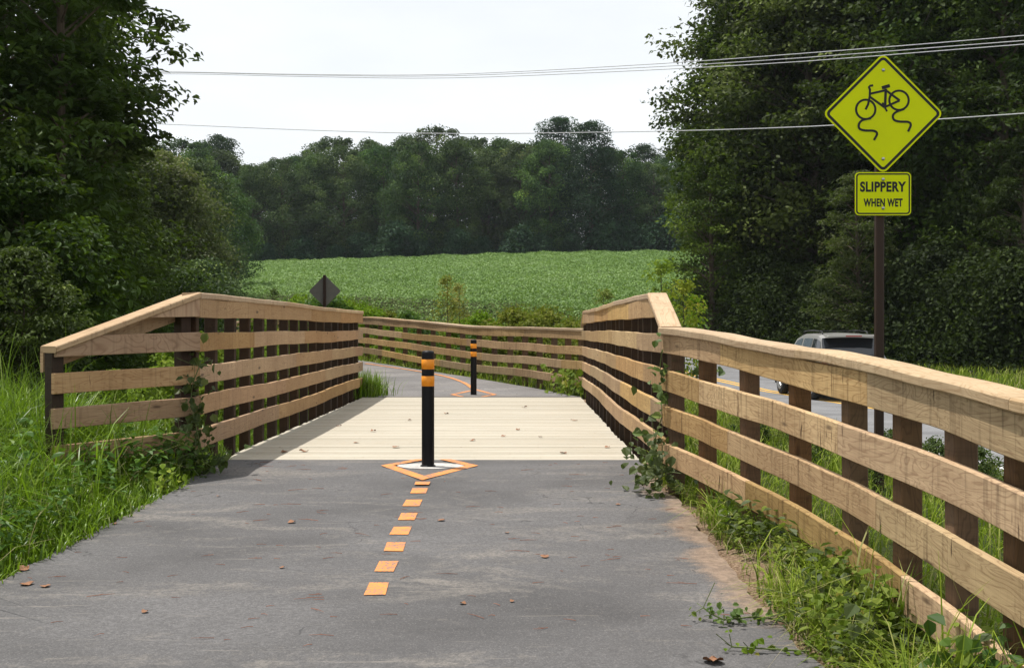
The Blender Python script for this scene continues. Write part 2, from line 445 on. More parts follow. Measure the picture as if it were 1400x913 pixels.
def zpath(y):
    return interp(y, [(-6, -0.675), (9, 0), (19, 0), (23.2, .138), (25.6, .2), (28.8, .3), (35, .42), (46, .5)])
def zroad(y):
    return interp(y, [(-20, -.8), (35, -.76), (50, -.35), (60, .15), (68, .85), (75, 1.6), (80, 2.2), (92, 3.2)])
def zfield(x, y):
    k = 0.0985 + 0.00016 * np.clip(x, -60, 40)
    yy = np.minimum(y, 160 + 0.04 * x)
    return 1.0 + (yy - 60) * k + 0.25 * np.sin(x * 0.07 + 1) * np.clip((yy - 60) / 60, 0, 1) - np.maximum(y - 164, 0) * 0.01
def G(x, y, raw=False):
    x = np.asarray(x, dtype=float); y = np.asarray(y, dtype=float)
    shp = np.broadcast(x, y).shape
    x = np.broadcast_to(x, shp).ravel().copy(); y = np.broadcast_to(y, shp).ravel().copy()
    dp, yp = pdist(x, y, PATHC); dr, yr = pdist(x, y, ROADC)
    ep = np.maximum(np.abs(dp) - 1.9, 0); er = np.maximum(np.abs(dr) - 4.0, 0)
    ef = np.maximum(7.0 - dr, 0) + np.maximum(-(y - 45) , 0) * 1.0
    zs = [zpath(yp), zroad(yr), zfield(x, y), -0.35 + 0.012 * np.maximum(y - 10, 0) + 0 * x]
    ds = [ep, er, ef, np.full_like(x, 3.2) + np.maximum(0, x) * .3 + np.maximum(y - 40, 0)]
    w = [1.0 / (d * d + 0.004) ** 1.2 for d in ds]
    z = sum(a * b for a, b in zip(w, zs)) / sum(w)
    # right of the road by the woods: nearly level
    wr = np.clip((dr - 4.5) / 3, 0, 1) * np.clip((62 - y) / 12, 0, 1)
    z = z * (1 - wr) + (zroad(y) + 0.25) * wr
    if raw: return z.reshape(shp), dp.reshape(shp), dr.reshape(shp)
    # gully below the bridge
    g = np.clip((y - 9.75) / 0.6, 0, 1) * np.clip((18.5 - y) / 0.6, 0, 1) * np.clip(3.4 - np.abs(x + 0.7), 0, 1)
    z = z - 0.45 * g
    return z.reshape(shp)

def axis(lo, hi, segs):
    out = []
    for a, b, s in segs:
        out += list(np.arange(a, b, s))
    out.append(segs[-1][1])
    return np.array(out)
xs = axis(0, 0, [(-420, -100, 20), (-100, -40, 4), (-40, -12, 1.0), (-12, -5, 0.4), (-5, 5, 0.16), (5, 14, 0.35), (14, 40, 1.0), (40, 100, 4), (100, 420, 20)])
ys = axis(0, 0, [(-60, -8, 4), (-8, 3, 0.5), (3, 11, 0.15), (11, 32, 0.35), (32, 90, 1.0), (90, 200, 3), (200, 480, 20)])
X, Y = np.meshgrid(xs, ys)
Z, DP, DR = G(X, Y, True)
Z2 = G(X, Y)
rough_n = (np.sin(X * 5.3 + 1.7 * np.sin(Y * 3.1)) * np.sin(Y * 6.1 + X)) * 0.012 * (np.abs(X) < 14) * (Y < 32)
Z2 = Z2 + rough_n
def edge_l(y): return np.interp(y, [p[1] for p in PATH_L], [p[0] for p in PATH_L])
def edge_r(y): return np.interp(y, [p[1] for p in PATH_R], [p[0] for p in PATH_R])
def far_inside(x, y, m=0.0):
    d, _ = pdist(np.asarray(x, float).ravel().copy(), np.asarray(y, float).ravel().copy(), PATHC)
    return (np.abs(d) < 1.68 - m).reshape(np.shape(x)) & (np.asarray(y) > 18.6)
near = (Y < 9.75) & (Y > -7) & (X > edge_l(Y) - .05) & (X < edge_r(Y) + .05)
Z2 = np.where(near, np.minimum(Z2, Z) - 0.05, Z2)
Z2 = np.where((Y < 9.75) & (Y > -7) & (X > -3.6) & (X < 1.8) & ~near, zpath(Y) - 0.015 + rough_n, Z2)
Z2 = np.where((np.abs(DP) < 1.9) & (Y > 18.5) & (Y < 60), Z2 - 0.05, Z2)
Z2 = np.where((np.abs(DR) < 4.2) & (Y > -25), Z2 - 0.10, Z2)
nx, ny_ = len(xs), len(ys)
idx = np.arange(nx * ny_).reshape(ny_, nx)
Fq = np.stack([idx[:-1, :-1], idx[:-1, 1:], idx[1:, 1:], idx[1:, :-1]], -1).reshape(-1, 4)
me = np_mesh('ground', np.stack([X, Y, Z2], -1).reshape(-1, 3), Fq, smooth=True)
sand = np.exp(-((X - (edge_r(Y) + 0.10)) / 0.28) ** 2) * np.clip((9.3 - Y) / 0.8, 0, 1) * np.clip((Y - 3) / 2, 0, 1)
sand = np.maximum(sand, np.clip((2.6 - np.abs(X + 0.7)) / .4, 0, 1) * ((Y > 9.5) & (Y < 18.8)) * .8)
a = me.attributes.new('sand', 'FLOAT', 'POINT'); a.data.foreach_set('value', sand.ravel().astype(np.float32))
tag(link('ground', me, M['ground']), kind='structure')
def zterr(x, y):
    z = G(x, y)
    x = np.asarray(x, float); y = np.asarray(y, float)
    return np.where((y < 9.75) & (x > -3.6) & (x < 1.8), zpath(y) - 0.015, z)

def resample(line, step):
    out = [Vector(line[0])]
    for a, b in zip(line[:-1], line[1:]):
        a, b = Vector(a), Vector(b); n = max(1, int((b - a).length / step))
        out += [a.lerp(b, k / n) for k in range(1, n + 1)]
    return out

def smooth_line(line, step=0.5):
    """Catmull-Rom through the points"""
    P = [Vector(p) for p in line]
    P = [P[0] * 2 - P[1]] + P + [P[-1] * 2 - P[-2]]
    out = []
    for i in range(1, len(P) - 2):
        p0, p1, p2, p3 = P[i - 1:i + 3]
        n = max(1, int((p2 - p1).length / step))
        for k in range(n):
            t = k / n
            out.append(0.5 * ((2 * p1) + (p2 - p0) * t + (2 * p0 - 5 * p1 + 4 * p2 - p3) * t * t + (3 * p1 - p0 - 3 * p2 + p3) * t ** 3))
    out.append(P[-2])
    return out

def ribbon(name, L, Rr, zf, mat, nu=14, parent=None, wob=0.0, edgef=None):
    n = len(L); V = []; E = []
    for i in range(n):
        for k in range(nu + 1):
            t = k / nu
            p = Vector(L[i][:2]).lerp(Vector(Rr[i][:2]), t)
            if k in (0, nu) and wob: p = p + Vector((random.uniform(-wob, wob), 0))
            V.append((p.x, p.y, 0)); E.append(edgef(t, p) if edgef else 0)
    V = np.array(V); V[:, 2] = zf(V)
    idx = np.arange(n * (nu + 1)).reshape(n, nu + 1)
    Fq = np.stack([idx[:-1, :-1], idx[:-1, 1:], idx[1:, 1:], idx[1:, :-1]], -1).reshape(-1, 4)
    me = np_mesh(name, V, Fq, smooth=True)
    if edgef:
        a = me.attributes.new('edge', 'FLOAT', 'POINT'); a.data.foreach_set('value', np.array(E, dtype=np.float32))
    return link(name, me, mat, parent)

# near path
Yn = np.arange(-6, 9.68, 0.12).tolist() + [9.68]
Ln = [(float(edge_l(y)), y) for y in Yn]; Rn = [(float(edge_r(y)), y) for y in Yn]
def ef(t, p):
    dr = (1 - t) * 3.6; dl = t * 3.6
    return max(0, 1 - dr / 0.30) * float(np.interp(p.y, [4.5, 5.8, 8.6, 9.2], [.35, 1, 1, .3])) + max(0, 1 - dl / 0.25) * 0.3
path = ribbon('path', Ln, Rn, lambda V: zpath(V[:, 1]), M['path'], 24, wob=0.025, edgef=ef)
tag(path, kind='structure')
fr = smooth_line([(p[0], p[1]) for p in FAR_R], 0.5)
flr = smooth_line([(p[0], p[1]) for p in FAR_L], 0.5)
def even(line, n):
    d = [0]
    for a, b in zip(line[:-1], line[1:]): d.append(d[-1] + (b - a).length)
    out = []
    for k in range(n):
        t = d[-1] * k / (n - 1)
        j = max(0, min(len(d) - 2, int(np.searchsorted(d, t)) - 1))
        u = (t - d[j]) / max(1e-6, d[j + 1] - d[j]); out.append(line[j].lerp(line[j + 1], min(1, max(0, u))))
    return out
fr, flr = even(fr, 90), even(flr, 90)
p2 = ribbon('path_beyond_bridge', flr, fr, lambda V: zpath(np.clip(V[:, 1], 18.6, 60)) + 0.004, M['path_far'], 10, wob=0.03, edgef=lambda t, p: max(0, 1 - min(t, 1 - t) * 3.4 / .3) * .35)
tag(p2, kind='structure')

# road
rc = smooth_line(ROADC, 1.0)
def offs(line, d):
    out = []
    for i, p in enumerate(line):
        t = (line[min(i + 1, len(line) - 1)] - line[max(i - 1, 0)]).normalized()
        out.append(Vector((p.x + t.y * d, p.y - t.x * d)))
    return out
def zr(dz, cl=None):
    def f(V):
        _, yy = pdist(V[:, 0].copy(), V[:, 1].copy(), ROADC)
        return zroad(yy) + dz
    return f
road = ribbon('road', offs(rc, -3.75), offs(rc, 3.75), zr(0), M['road'], 6)
tag(road, kind='structure')
ribbon('white_edge_line', offs(rc, -3.42), offs(rc, -3.31), zr(0.006), M['white_paint'], 1, road)
ribbon('white_edge_line', offs(rc, 3.31), offs(rc, 3.42), zr(0.006), M['white_paint'], 1, road)
ribbon('yellow_centre_line', offs(rc, -0.20), offs(rc, -0.08), zr(0.006), M['yellow_paint'], 1, road)
ribbon('yellow_centre_line', offs(rc, 0.08), offs(rc, 0.20), zr(0.006), M['yellow_paint'], 1, road)

# path markings (sheets that follow the path)
def decal(name, poly, mat, parent, dz=0.004, n=6):
    V = [(p[0], p[1], float(zpath(p[1])) + dz) for p in poly]
    return link(name, poly_mesh(name, V, [tuple(range(len(V)))]), mat, parent)
for i, (px, py) in enumerate([(514.5, 805.6), (528, 775), (540, 748), (548, 726), (557, 706.5), (564, 688), (573, 671)]):
    yy = 1.485 / ((py - 450) / F + 0.045)
    xx = (px - 708) * yy / F
    hw, hl = 0.052, 0.108
    j = [random.uniform(-.006, .006) for _ in range(8)]
    decal('orange_dash', [(xx - hw + j[0], yy - hl + j[1]), (xx + hw + j[2], yy - hl + j[3]), (xx + hw + j[4], yy + hl + j[5]), (xx - hw + j[6], yy + hl + j[7])], M['orange_paint'], path)
def strip(name, pts, w, mat, parent, dz=0.004):
    P = [Vector(p) for p in pts]; V = []
    for s in (-1, 1):
        row = []
        for i, p in enumerate(P):
            t = (P[min(i + 1, len(P) - 1)] - P[max(i - 1, 0)]).normalized()
            q = p + Vector((t.y, -t.x)) * (w / 2 * s)
            row.append((q.x, q.y, float(zpath(q.y)) + dz))
        V += row
    n = len(P)
    return link(name, poly_mesh(name, V, [(i, i + 1, n + i + 1, n + i) for i in range(n - 1)]), mat, parent)
bx1, by1 = -0.707, 9.2
def diamond(cx, cy, hx, hy, w, ylo, yhi, name, parent):
    """outlined diamond, cut off where the deck begins"""
    V = []; Fc = []
    out = [(cx - hx, cy), (cx, cy - hy), (cx + hx, cy), (cx, cy + hy)]
    k = 1 - w / (hx * hy / math.hypot(hx, hy))
    for i in range(4):
        a, b = out[i], out[(i + 1) % 4]
        for t0, t1 in ((0, 1),):
            seg = [a, b, (cx + (b[0] - cx) * k, cy + (b[1] - cy) * k), (cx + (a[0] - cx) * k, cy + (a[1] - cy) * k)]
            # clip with y limits
            for lim, sgn in ((ylo, 1), (yhi, -1)):
                res = []
                for q, r in zip(seg, seg[1:] + seg[:1]):
                    fq, fr_ = sgn * (q[1] - lim), sgn * (r[1] - lim)
                    if fq >= 0: res.append(q)
                    if fq * fr_ < 0:
                        u = fq / (fq - fr_); res.append((q[0] + (r[0] - q[0]) * u, q[1] + (r[1] - q[1]) * u))
                seg = res
                if not seg: break
            if len(seg) >= 3:
                b0 = len(V); V += [(q[0], q[1], float(zpath(q[1])) + 0.008) for q in seg]; Fc.append(tuple(range(b0, len(V))))
    return link(name, poly_mesh(name, V, Fc), M['orange_paint'], parent)
diamond(bx1 + .01, by1 + 0.02, 0.385, 0.72, 0.088, 0, 9.665, 'orange_diamond', path)
decal('orange_dash', [(-0.735, 8.30), (-0.63, 8.30), (-0.63, 8.42), (-0.735, 8.42)], M['orange_paint'], path, 0.011)
V = [(bx1 + 0.02 + 0.265 * math.cos(t) * (1 + .05 * math.sin(3 * t)), by1 + 0.02 + 0.20 * math.sin(t)) for t in np.linspace(0, 2 * math.pi, 26)[:-1]]
decal('concrete_footing', V, M['concrete'], path, 0.0045)
bx2, by2 = -0.724, 19.15
diamond(bx2, by2, 0.385, 1.05, 0.07, 18.64, 99, 'orange_diamond', p2)
strip('orange_guide_line', smooth_line([(-0.76, 20.15), (-1.0, 21.6), (-1.45, 23.2), (-2.3, 25.2), (-3.6, 27.6)], .4), 0.075, M['orange_paint'], p2, 0.012)

# ------------------------------------------------------------------ timber fences and railings
def wob(seed, amp):
    r = random.Random(seed); ph = [(r.uniform(0.5, 1.1), r.uniform(0, 6.3), 1.0), (r.uniform(1.8, 3.2), r.uniform(0, 6.3), 0.45), (r.uniform(6, 9), r.uniform(0, 6.3), 0.18)]
    return lambda u: amp * sum(a * math.sin(f * u + p) for f, p, a in ph)

def loft_board(name, line, s0, s1, zt, zb, n0, n1, mat, parent, step=0.1, amp=0.007, namp=0.004, nside=-1, ch=0.004, seed=0, fixz=None):
    """board that follows a plan line from arc length s0 to s1; zt/zb give top and bottom heights at s; n0..n1 the offsets to its side"""
    n = max(1, int((s1 - s0) / step)); wz = wob(seed, amp); wn = wob(seed + 991, namp); wt = wob(seed + 55, amp * .35)
    V = []; uvr = []; rows = 0
    for k in range(n + 1):
        s = s0 + (s1 - s0) * k / n
        p, t = line.at(s)
        nn = Vector((t.y, -t.x)) * -nside
        top, bot = zt(s) + wz(s) + wt(s), zb(s) + wz(s)
        if top - bot < 0.004: top = bot + 0.004
        a, b = n0 + wn(s), n1 + wn(s)
        sec = [(a + ch, bot), (b - ch, bot), (b, bot + ch), (b, top - ch), (b - ch, top), (a + ch, top), (a, top - ch), (a, bot + ch)]
        for (q, z) in sec:
            V.append((p.x + nn.x * q, p.y + nn.y * q, z))
        rows += 1
    h = abs(zt(s0) - zb(s0)); w = abs(n1 - n0)
    vv = [0, w, w + .003, w + h, w + h + .003, 2 * w + h, 2 * w + h + .003, 2 * w + 2 * h, 2 * w + 2 * h + .003]
    Fq = []; uv = []
    for k in range(rows - 1):
        u0 = s0 + (s1 - s0) * k / n; u1 = s0 + (s1 - s0) * (k + 1) / n
        for i in range(8):
            j = (i + 1) % 8
            Fq.append((k * 8 + i, k * 8 + j, (k + 1) * 8 + j, (k + 1) * 8 + i))
            uv += [(u0, vv[i]), (u0, vv[i + 1]), (u1, vv[i + 1]), (u1, vv[i])]
    # end caps as two quads + fan
    for base, fl in ((0, False), ((rows - 1) * 8, True)):
        for q in ((0, 1, 2, 7), (7, 2, 3, 6), (6, 3, 4, 5)):
            f = [base + i for i in q]
            if fl: f = f[::-1]
            Fq.append(tuple(f)); uv += [(0, 0), (.002, 0), (.002, .1), (0, .1)]
    me = np_mesh(name, V, Fq, uv=uv)
    return link(name, me, mat, parent)

class Line2:
    def __init__(s, pts, sm=True):
        s.p = smooth_line(pts, 0.12) if sm else resample(pts, 0.12)
        s.d = [0]
        for a, b in zip(s.p[:-1], s.p[1:]): s.d.append(s.d[-1] + (b - a).length)
        s.L = s.d[-1]
    def at(s, t):
        t = min(max(t, 0), s.L - 1e-6)
        j = min(len(s.p) - 2, max(0, int(np.searchsorted(s.d, t, side='right')) - 1))
        u = (t - s.d[j]) / max(1e-9, s.d[j + 1] - s.d[j])
        p = s.p[j].lerp(s.p[j + 1], u)
        a, b = s.p[max(j - 1, 0)], s.p[min(j + 2, len(s.p) - 1)]
        return p, (b - a).normalized()
    def s_of_y(s, y):
        ys_ = [p.y for p in s.p]
        if ys_[0] > ys_[-1]: return float(np.interp(-y, [-v for v in ys_], s.d))
        return float(np.interp(y, ys_, s.d))

def post_mesh(h, w=0.089, chf=0.005):
    V = []; uv = []; Fq = []
    x = w / 2
    sec = [(-x + chf, -x), (x - chf, -x), (x, -x + chf), (x, x - chf), (x - chf, x), (-x + chf, x), (-x, x - chf), (-x, -x + chf)]
    for z in (0, h):
        V += [(a, b, z) for a, b in sec]
    vv = [0, .08, .085, .165, .17, .25, .255, .335, .34]
    for i in range(8):
        j = (i + 1) % 8
        Fq.append((i, j, 8 + j, 8 + i)); uv += [(0, vv[i]), (0, vv[i + 1]), (h, vv[i + 1]), (h, vv[i])]
    for q in ((8, 9, 10, 15), (15, 10, 11, 14), (14, 11, 12, 13)):
        Fq.append(q); uv += [(0, 0), (.05, 0), (.05, .05), (0, .05)]
    return np_mesh('post', V, Fq, uv=uv)

def add_post(parent, x, y, z0, z1, rz, w=0.089):
    ob = link('post', post_mesh(z1 - z0, w), M['post' if parent.name.startswith(('approach', 'curved')) else 'post_shaded'], parent)
    ob.location = (x + random.uniform(-.004, .004), y + random.uniform(-.02, .02), z0)
    ob.rotation_euler = (random.uniform(-.008, .008), random.uniform(-.008, .008), rz + random.uniform(-.04, .04))
    return ob

RT = 0.038
M['post_shaded'] = mat_wood('shaded_post_wood', (0.050, 0.027, 0.013), (0.022, 0.012, 0.006), stain=0.2, mark=0.4, tint=0.2)  # darker copy of the post wood: shade on the bridge posts put into colour
seedc = [10]
def boards(name, line, s0, s1, zt, zb, mat, parent, length=2.4, start=0.0, nside=-1, n0=0.0, n1=RT, amp=0.006, ch=0.004, **kw):
    s = s0; first = True; seedc[0] += 1
    while s < s1 - 0.02:
        e = min(s1, s + (length - start if first and start else length) + random.uniform(-.05, .05))
        if s1 - e < 0.35: e = s1
        loft_board(name, line, s + (0.0015 if s > s0 else 0), e - (0.0015 if e < s1 else 0), zt, zb, n0, n1, mat, parent, nside=nside, amp=amp, seed=seedc[0], ch=ch, **kw)
        s = e; first = False

# right bridge railing: line is the path-side face, going away from camera; boards extend to its right
RX = 1.01
ZR = [(1.175, 1.322), (0.915, 1.057), (0.665, 0.807), (0.42, 0.562), (0.165, 0.307)]
def const(v): return lambda s: v

rb = empty('bridge_railing', (RX, 13.8, 0), label='long timber railing with five boards along the right side of the bridge deck', cat='railing')
def child_fix(par):
    """children were built in world space: undo the parent's offset"""
    bpy.context.view_layer.update()
    inv = par.matrix_world.inverted()
    for c in par.children:
        c.matrix_parent_inverse = inv
lr = Line2([(RX, 8.15), (1.005, 12), (1.03, 15), (1.03, 18.9)])
y_s = lambda y: lr.s_of_y(y)
capz_r = lambda s: float(np.interp(s, [0.0, 0.85, lr.L - .45, lr.L], [1.062, 1.324, 1.324, 1.11]))
for i, (b, t) in enumerate(ZR):
    s0, s1 = 0.0, lr.L
    if i == 0:
        s0, s1 = 0.52, lr.L - .2
        boards('rail', lr, s0, s1, (lambda s: min(1.322, capz_r(s) - 0.002)), const(b), M['rail'], rb, 2.6, .7)
    else:
        boards('rail', lr, s0, s1, const(t), const(b), M['rail'], rb, 2.6, 0.3 + .5 * i)
# caps: sloping end pieces and level run
def capboards(parent, line, s0, s1, zf, nside=-1, n0=-0.014, n1=0.137, length=3.0, th=0.038, amp=0.005):
    boards('cap_rail', line, s0, s1, lambda s: zf(s) + th, lambda s: zf(s) - .008, M['cap'], parent, length, 0, nside, n0, n1, amp, ch=0.007)
capboards(rb, lr, 0.0, 0.85, capz_r, amp=0.002)
capboards(rb, lr, 0.852, lr.L - .452, capz_r, length=3.2)
capboards(rb, lr, lr.L - .45, lr.L, capz_r, amp=0.001)
yy = 8.32; k = 0
while yy < 18.95:
    top = float(capz_r(lr.s_of_y(yy))) - .006
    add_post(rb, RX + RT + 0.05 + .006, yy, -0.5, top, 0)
    yy += 0.3 if k == 0 else 0.6; k += 1
child_fix(rb)

# left bridge railing with its splayed wing
LX = -2.43
lb = empty('bridge_railing', (LX, 13.8, 0), label='timber railing on the left of the bridge, sloping down to an end post in grass', cat='railing')
ll = Line2([(LX, 8.94), (-2.43, 12), (-2.44, 15), (-2.50, 18.9)])
for i, (b, t) in enumerate(ZR):
    boards('rail', ll, 0.0, ll.L, const(t), const(b), M['rail_left'], lb, 2.5, .2 + .45 * i, nside=1)
capboards(lb, ll, 0.0, ll.L, const(1.324), nside=1, length=3.3)
y = 9.06; k = 0
while y < 18.95:
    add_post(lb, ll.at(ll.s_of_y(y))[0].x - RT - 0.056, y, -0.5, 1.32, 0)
    y += 0.55 if k == 0 else 0.6; k += 1
wing = Line2([(-3.17, 7.98), (-2.432, 8.938)], sm=False)
wz = lambda s: float(np.interp(s, [0, wing.L], [0.925, 1.322]))
dz = lambda s: -0.028 * (1 - s / wing.L)
for i, (b, t) in enumerate(ZR):
    s0 = 0.0
    if i == 0: s0 = wing.L * (1.172 - .925) / (1.322 - .925)
    if i == 1: s0 = 0.02
    boards('rail', wing, s0, wing.L, (lambda s, t=t: min(t + dz(s), wz(s) - .002)), (lambda s, b=b: b + dz(s)), M['rail_left'], lb, 9, nside=-1 * -1, n0=0.0, n1=RT, amp=0.002)
# outer board under the sloping cap
boards('outer_brace', wing, 0.0, wing.L - .02, lambda s: wz(s) - .003, lambda s: wz(s) - .145, M['rail_left'], lb, 9, nside=1, n0=0.132, n1=0.168, amp=0.001)
capboards(lb, wing, -0.0, wing.L + .0, wz, nside=1, n0=-0.02, n1=0.175, length=9, amp=0.001)
wd = (Vector((-2.432, 8.938)) - Vector((-3.17, 7.98))).normalized(); wn_ = Vector((-wd.y, wd.x))
wr = math.atan2(wd.y, wd.x)
for s, ztop in ((0.07, 0.94), (wing.L - .09, 1.29)):
    q = Vector((-3.17, 7.98)) + wd * s + wn_ * (RT + .048)
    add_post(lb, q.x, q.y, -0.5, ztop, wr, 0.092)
child_fix(lb)

# right approach fence
RF = [(1.0, 8.13), (1.13, 7.5), (1.248, 6.84), (1.40, 6.1), (1.50, 5.15), (1.565, 4.4), (1.60, 3.7), (1.63, 2.9), (1.63, 2.0), (1.6, 1.1)]
lf = Line2(RF)
ztf = lambda s: float(np.interp(-lf.at(s)[0].y, [-8.2, -7.5, -6.84, -6.1, -5.1, -4.35, -3.8, -1], [1.057, 1.02, .985, .935, .895, .857, .82, .68]))
kf_ = lambda s: float(np.interp(lf.at(s)[0].y, [3.8, 4.5, 6.3], [1.08, 1.06, 1.0]))
rfence = empty('approach_fence', (1.3, 6, -.15), label='four board timber fence running from the bridge along the right of the near path', cat='fence')
for i in range(4):
    top = ZR[i + 1][1] - ZR[1][1]; bot = ZR[i + 1][0] - ZR[1][1]
    boards('rail', lf, 0.0, lf.L, (lambda s, t=top: ztf(s) + t * kf_(s)), (lambda s, b=bot: ztf(s) + b * kf_(s)), M['rail'], rfence, 2.0, [0.9, 1.25, .8, .5][i], nside=-1 * -1, n0=0, n1=RT, amp=0.009, namp=0.006)
capboards(rfence, lf, 0.0, lf.L, lambda s: ztf(s) + .002, nside=1, n0=-0.026, n1=0.137, length=2.2, amp=0.009)
for px in (925, 966, 1027, 1096, 1170, 1240, 1315, 1390, 1470, 1560, 1680, 1850):
    # post where its image column falls, standing behind the boards
    best = min(np.arange(0, lf.L, 0.01), key=lambda s: abs(708 + F * (lf.at(s)[0].x + .08) / lf.at(s)[0].y - px))
    p, t = lf.at(best); nn = Vector((t.y, -t.x)) * 1
    q = p - Vector((t.y, -t.x)) * 0 + Vector((-t.y, t.x)) * (RT + .05) * 1
    add_post(rfence, q.x, q.y, float(zpath(q.y)) - .6, ztf(best) - .004, math.atan2(t.y, t.x) , 0.092)
child_fix(rfence)

# far curved fence
def img(x, y, s): return ((x - 708) / s, F / s, HC - (y - 450) / s)
FP = [img(797, 450, 84), img(760, 449, 79), img(720, 447, 74.5), img(680, 446.5, 70.5), img(640, 445, 67), img(600, 441.5, 63.5), img(560, 438, 60), img(500, 433, 54.5), img(450, 432, 50.5), img(400, 433.5, 47), img(350, 437, 44), img(312, 440, 42)]
lq = Line2([(p[0], p[1]) for p in FP])
ssf = [min(np.arange(0, lq.L + .05, 0.05), key=lambda s: (lq.at(s)[0] - Vector(p[:2])).length) for p in FP]
zff = lambda s: float(np.interp(s, ssf, [p[2] - .036 for p in FP]))
ff = empty('curved_fence', (-1, 23.5, 0), label='low timber fence curving left along the path beyond the bridge', cat='fence')
for i in range(4):
    top = ZR[i + 1][1] - ZR[1][1]; bot = ZR[i + 1][0] - ZR[1][1]
    boards('rail', lq, 0.0, lq.L, (lambda s, t=top: zff(s) + t), (lambda s, b=bot: zff(s) + b), M['rail'], ff, 3.6, [0.9, 1.9, 2.6, .5][i], nside=-1, n0=0, n1=RT, amp=0.008)
capboards(ff, lq, 0.0, lq.L, lambda s: zff(s) + .002, nside=-1, length=3.6)
s = 0.3
while s < lq.L:
    p, t = lq.at(s); q = p + Vector((t.y, -t.x)) * (RT + .05)
    add_post(ff, q.x, q.y, zff(s) - 1.5, zff(s) - .004, math.atan2(t.y, t.x))
    s += 0.6 + .35 * min(1, s / 12)
child_fix(ff)

# ------------------------------------------------------------------ bridge deck
bridge = empty('footbridge', (-0.7, 9.7, 0), label='flat timber footbridge of pale cross planks between the two asphalt paths', cat='bridge')
V = []; Fq = []; uv = []; rnd = []
y = 9.70; x0, x1 = -2.455, 1.03
i = 0
while y < 18.55:
    w = 0.139; dzp = random.uniform(-.002, .002); xa, xb = x0 + random.uniform(-.012, .012), x1 - .03 + random.uniform(-.01, .01)
    b = len(V); r = random.random(); c = 0.004
    sec = [(y, -.036), (y, -c), (y + c, 0), (y + w - c, 0), (y + w, -c), (y + w, -.036)]
    for xx in (xa, xb):
        V += [(xx, yy_, zz + dzp) for yy_, zz in sec]
    vv = [0, .032, .036, .170, .174, .21]
    for k in range(5):
        Fq.append((b + k, b + 6 + k, b + 7 + k, b + k + 1)); uv += [(0, vv[k]), (3.5, vv[k]), (3.5, vv[k + 1]), (0, vv[k + 1])]; rnd.append(r)
    Fq.append((b, b + 1, b + 2, b + 2)) if False else None
    for bb in (b, b + 6):
        Fq.append((bb, bb + 1, bb + 4, bb + 5)); uv += [(0, 0)] * 4; rnd.append(r)
    Fq.append((b + 5, b + 11, b + 6, b)); uv += [(0, 0)] * 4; rnd.append(r)
    y += w + random.uniform(.006, .012)
    i += 1
DECK_END = y
me = np_mesh('deck', V, Fq, rnd=rnd, uv=uv)
link('deck', me, M['deck'], bridge)
for xx in (-2.40, -1.3, -0.15, 0.93):
    MB().box((xx, (9.7 + DECK_END) / 2, -.165), (.09, DECK_END - 9.74, .24)).build('joist', M['post'], bridge)
MB().box((-.71, 9.688, -.12), (3.44, .016, .19)).build('end_board', M['post'], bridge)
child_fix(bridge)
# the inside of the post() UV map is missing on boxes: give the joists one
for ob in bridge.children:
    if ob.name.split('.')[0] in ('joist', 'end_board'):
        l = ob.data.uv_layers.new(name='uv')

# ------------------------------------------------------------------ bollards
def bollard(x, y, z, label):
    t = empty('bollard', (x, y, z), label=label, cat='bollard', group='black bollards with orange bands in the middle of the path')
    r = 0.0495; H = 0.905
    m = MB(); 
    prof = [(0.001, H + .004), (r * .7, H + .002), (r * .95, H - .006), (r, H - .02)]
    n = 36
    def lathe(pr, name, mat, parent, smooth=True):
        V = []; Fc = []
        for (rr, zz) in pr:
            for k in range(n):
                a = 2 * math.pi * k / n; V.append((rr * math.cos(a), rr * math.sin(a), zz))
        for i in range(len(pr) - 1):
            for k in range(n):
                j = (k + 1) % n; Fc.append((i * n + k, i * n + j, (i + 1) * n + j, (i + 1) * n + k))
        ob = link(name, poly_mesh(name, V, Fc, smooth), mat, parent)
        return ob
    lathe([(r, -.05), (r, H - .02), (r * .95, H - .006), (r * .7, H + .002), (0.001, H + .004)], 'pipe', M['black'], t)
    for f0, f1 in ((.073, .158), (.217, .305)):
        z1, z0 = H * (1 - f0), H * (1 - f1)
        lathe([(r + .0002, z0), (r + .0015, z0 + .001), (r + .0015, z1 - .001), (r + .0002, z1)], 'reflective_band', M['orange_band'], t)
    lathe([(r + .012, -.02), (r + .012, .004), (r + .006, .009), (r, .010)], 'base_seal', M['black'], t)
    return t
bollard(bx1, by1, 0.004, 'near black bollard with two orange bands standing in the painted diamond before the deck')
bollard(bx2, by2, 0.004, 'far black bollard with two orange bands beyond the planks of the bridge')

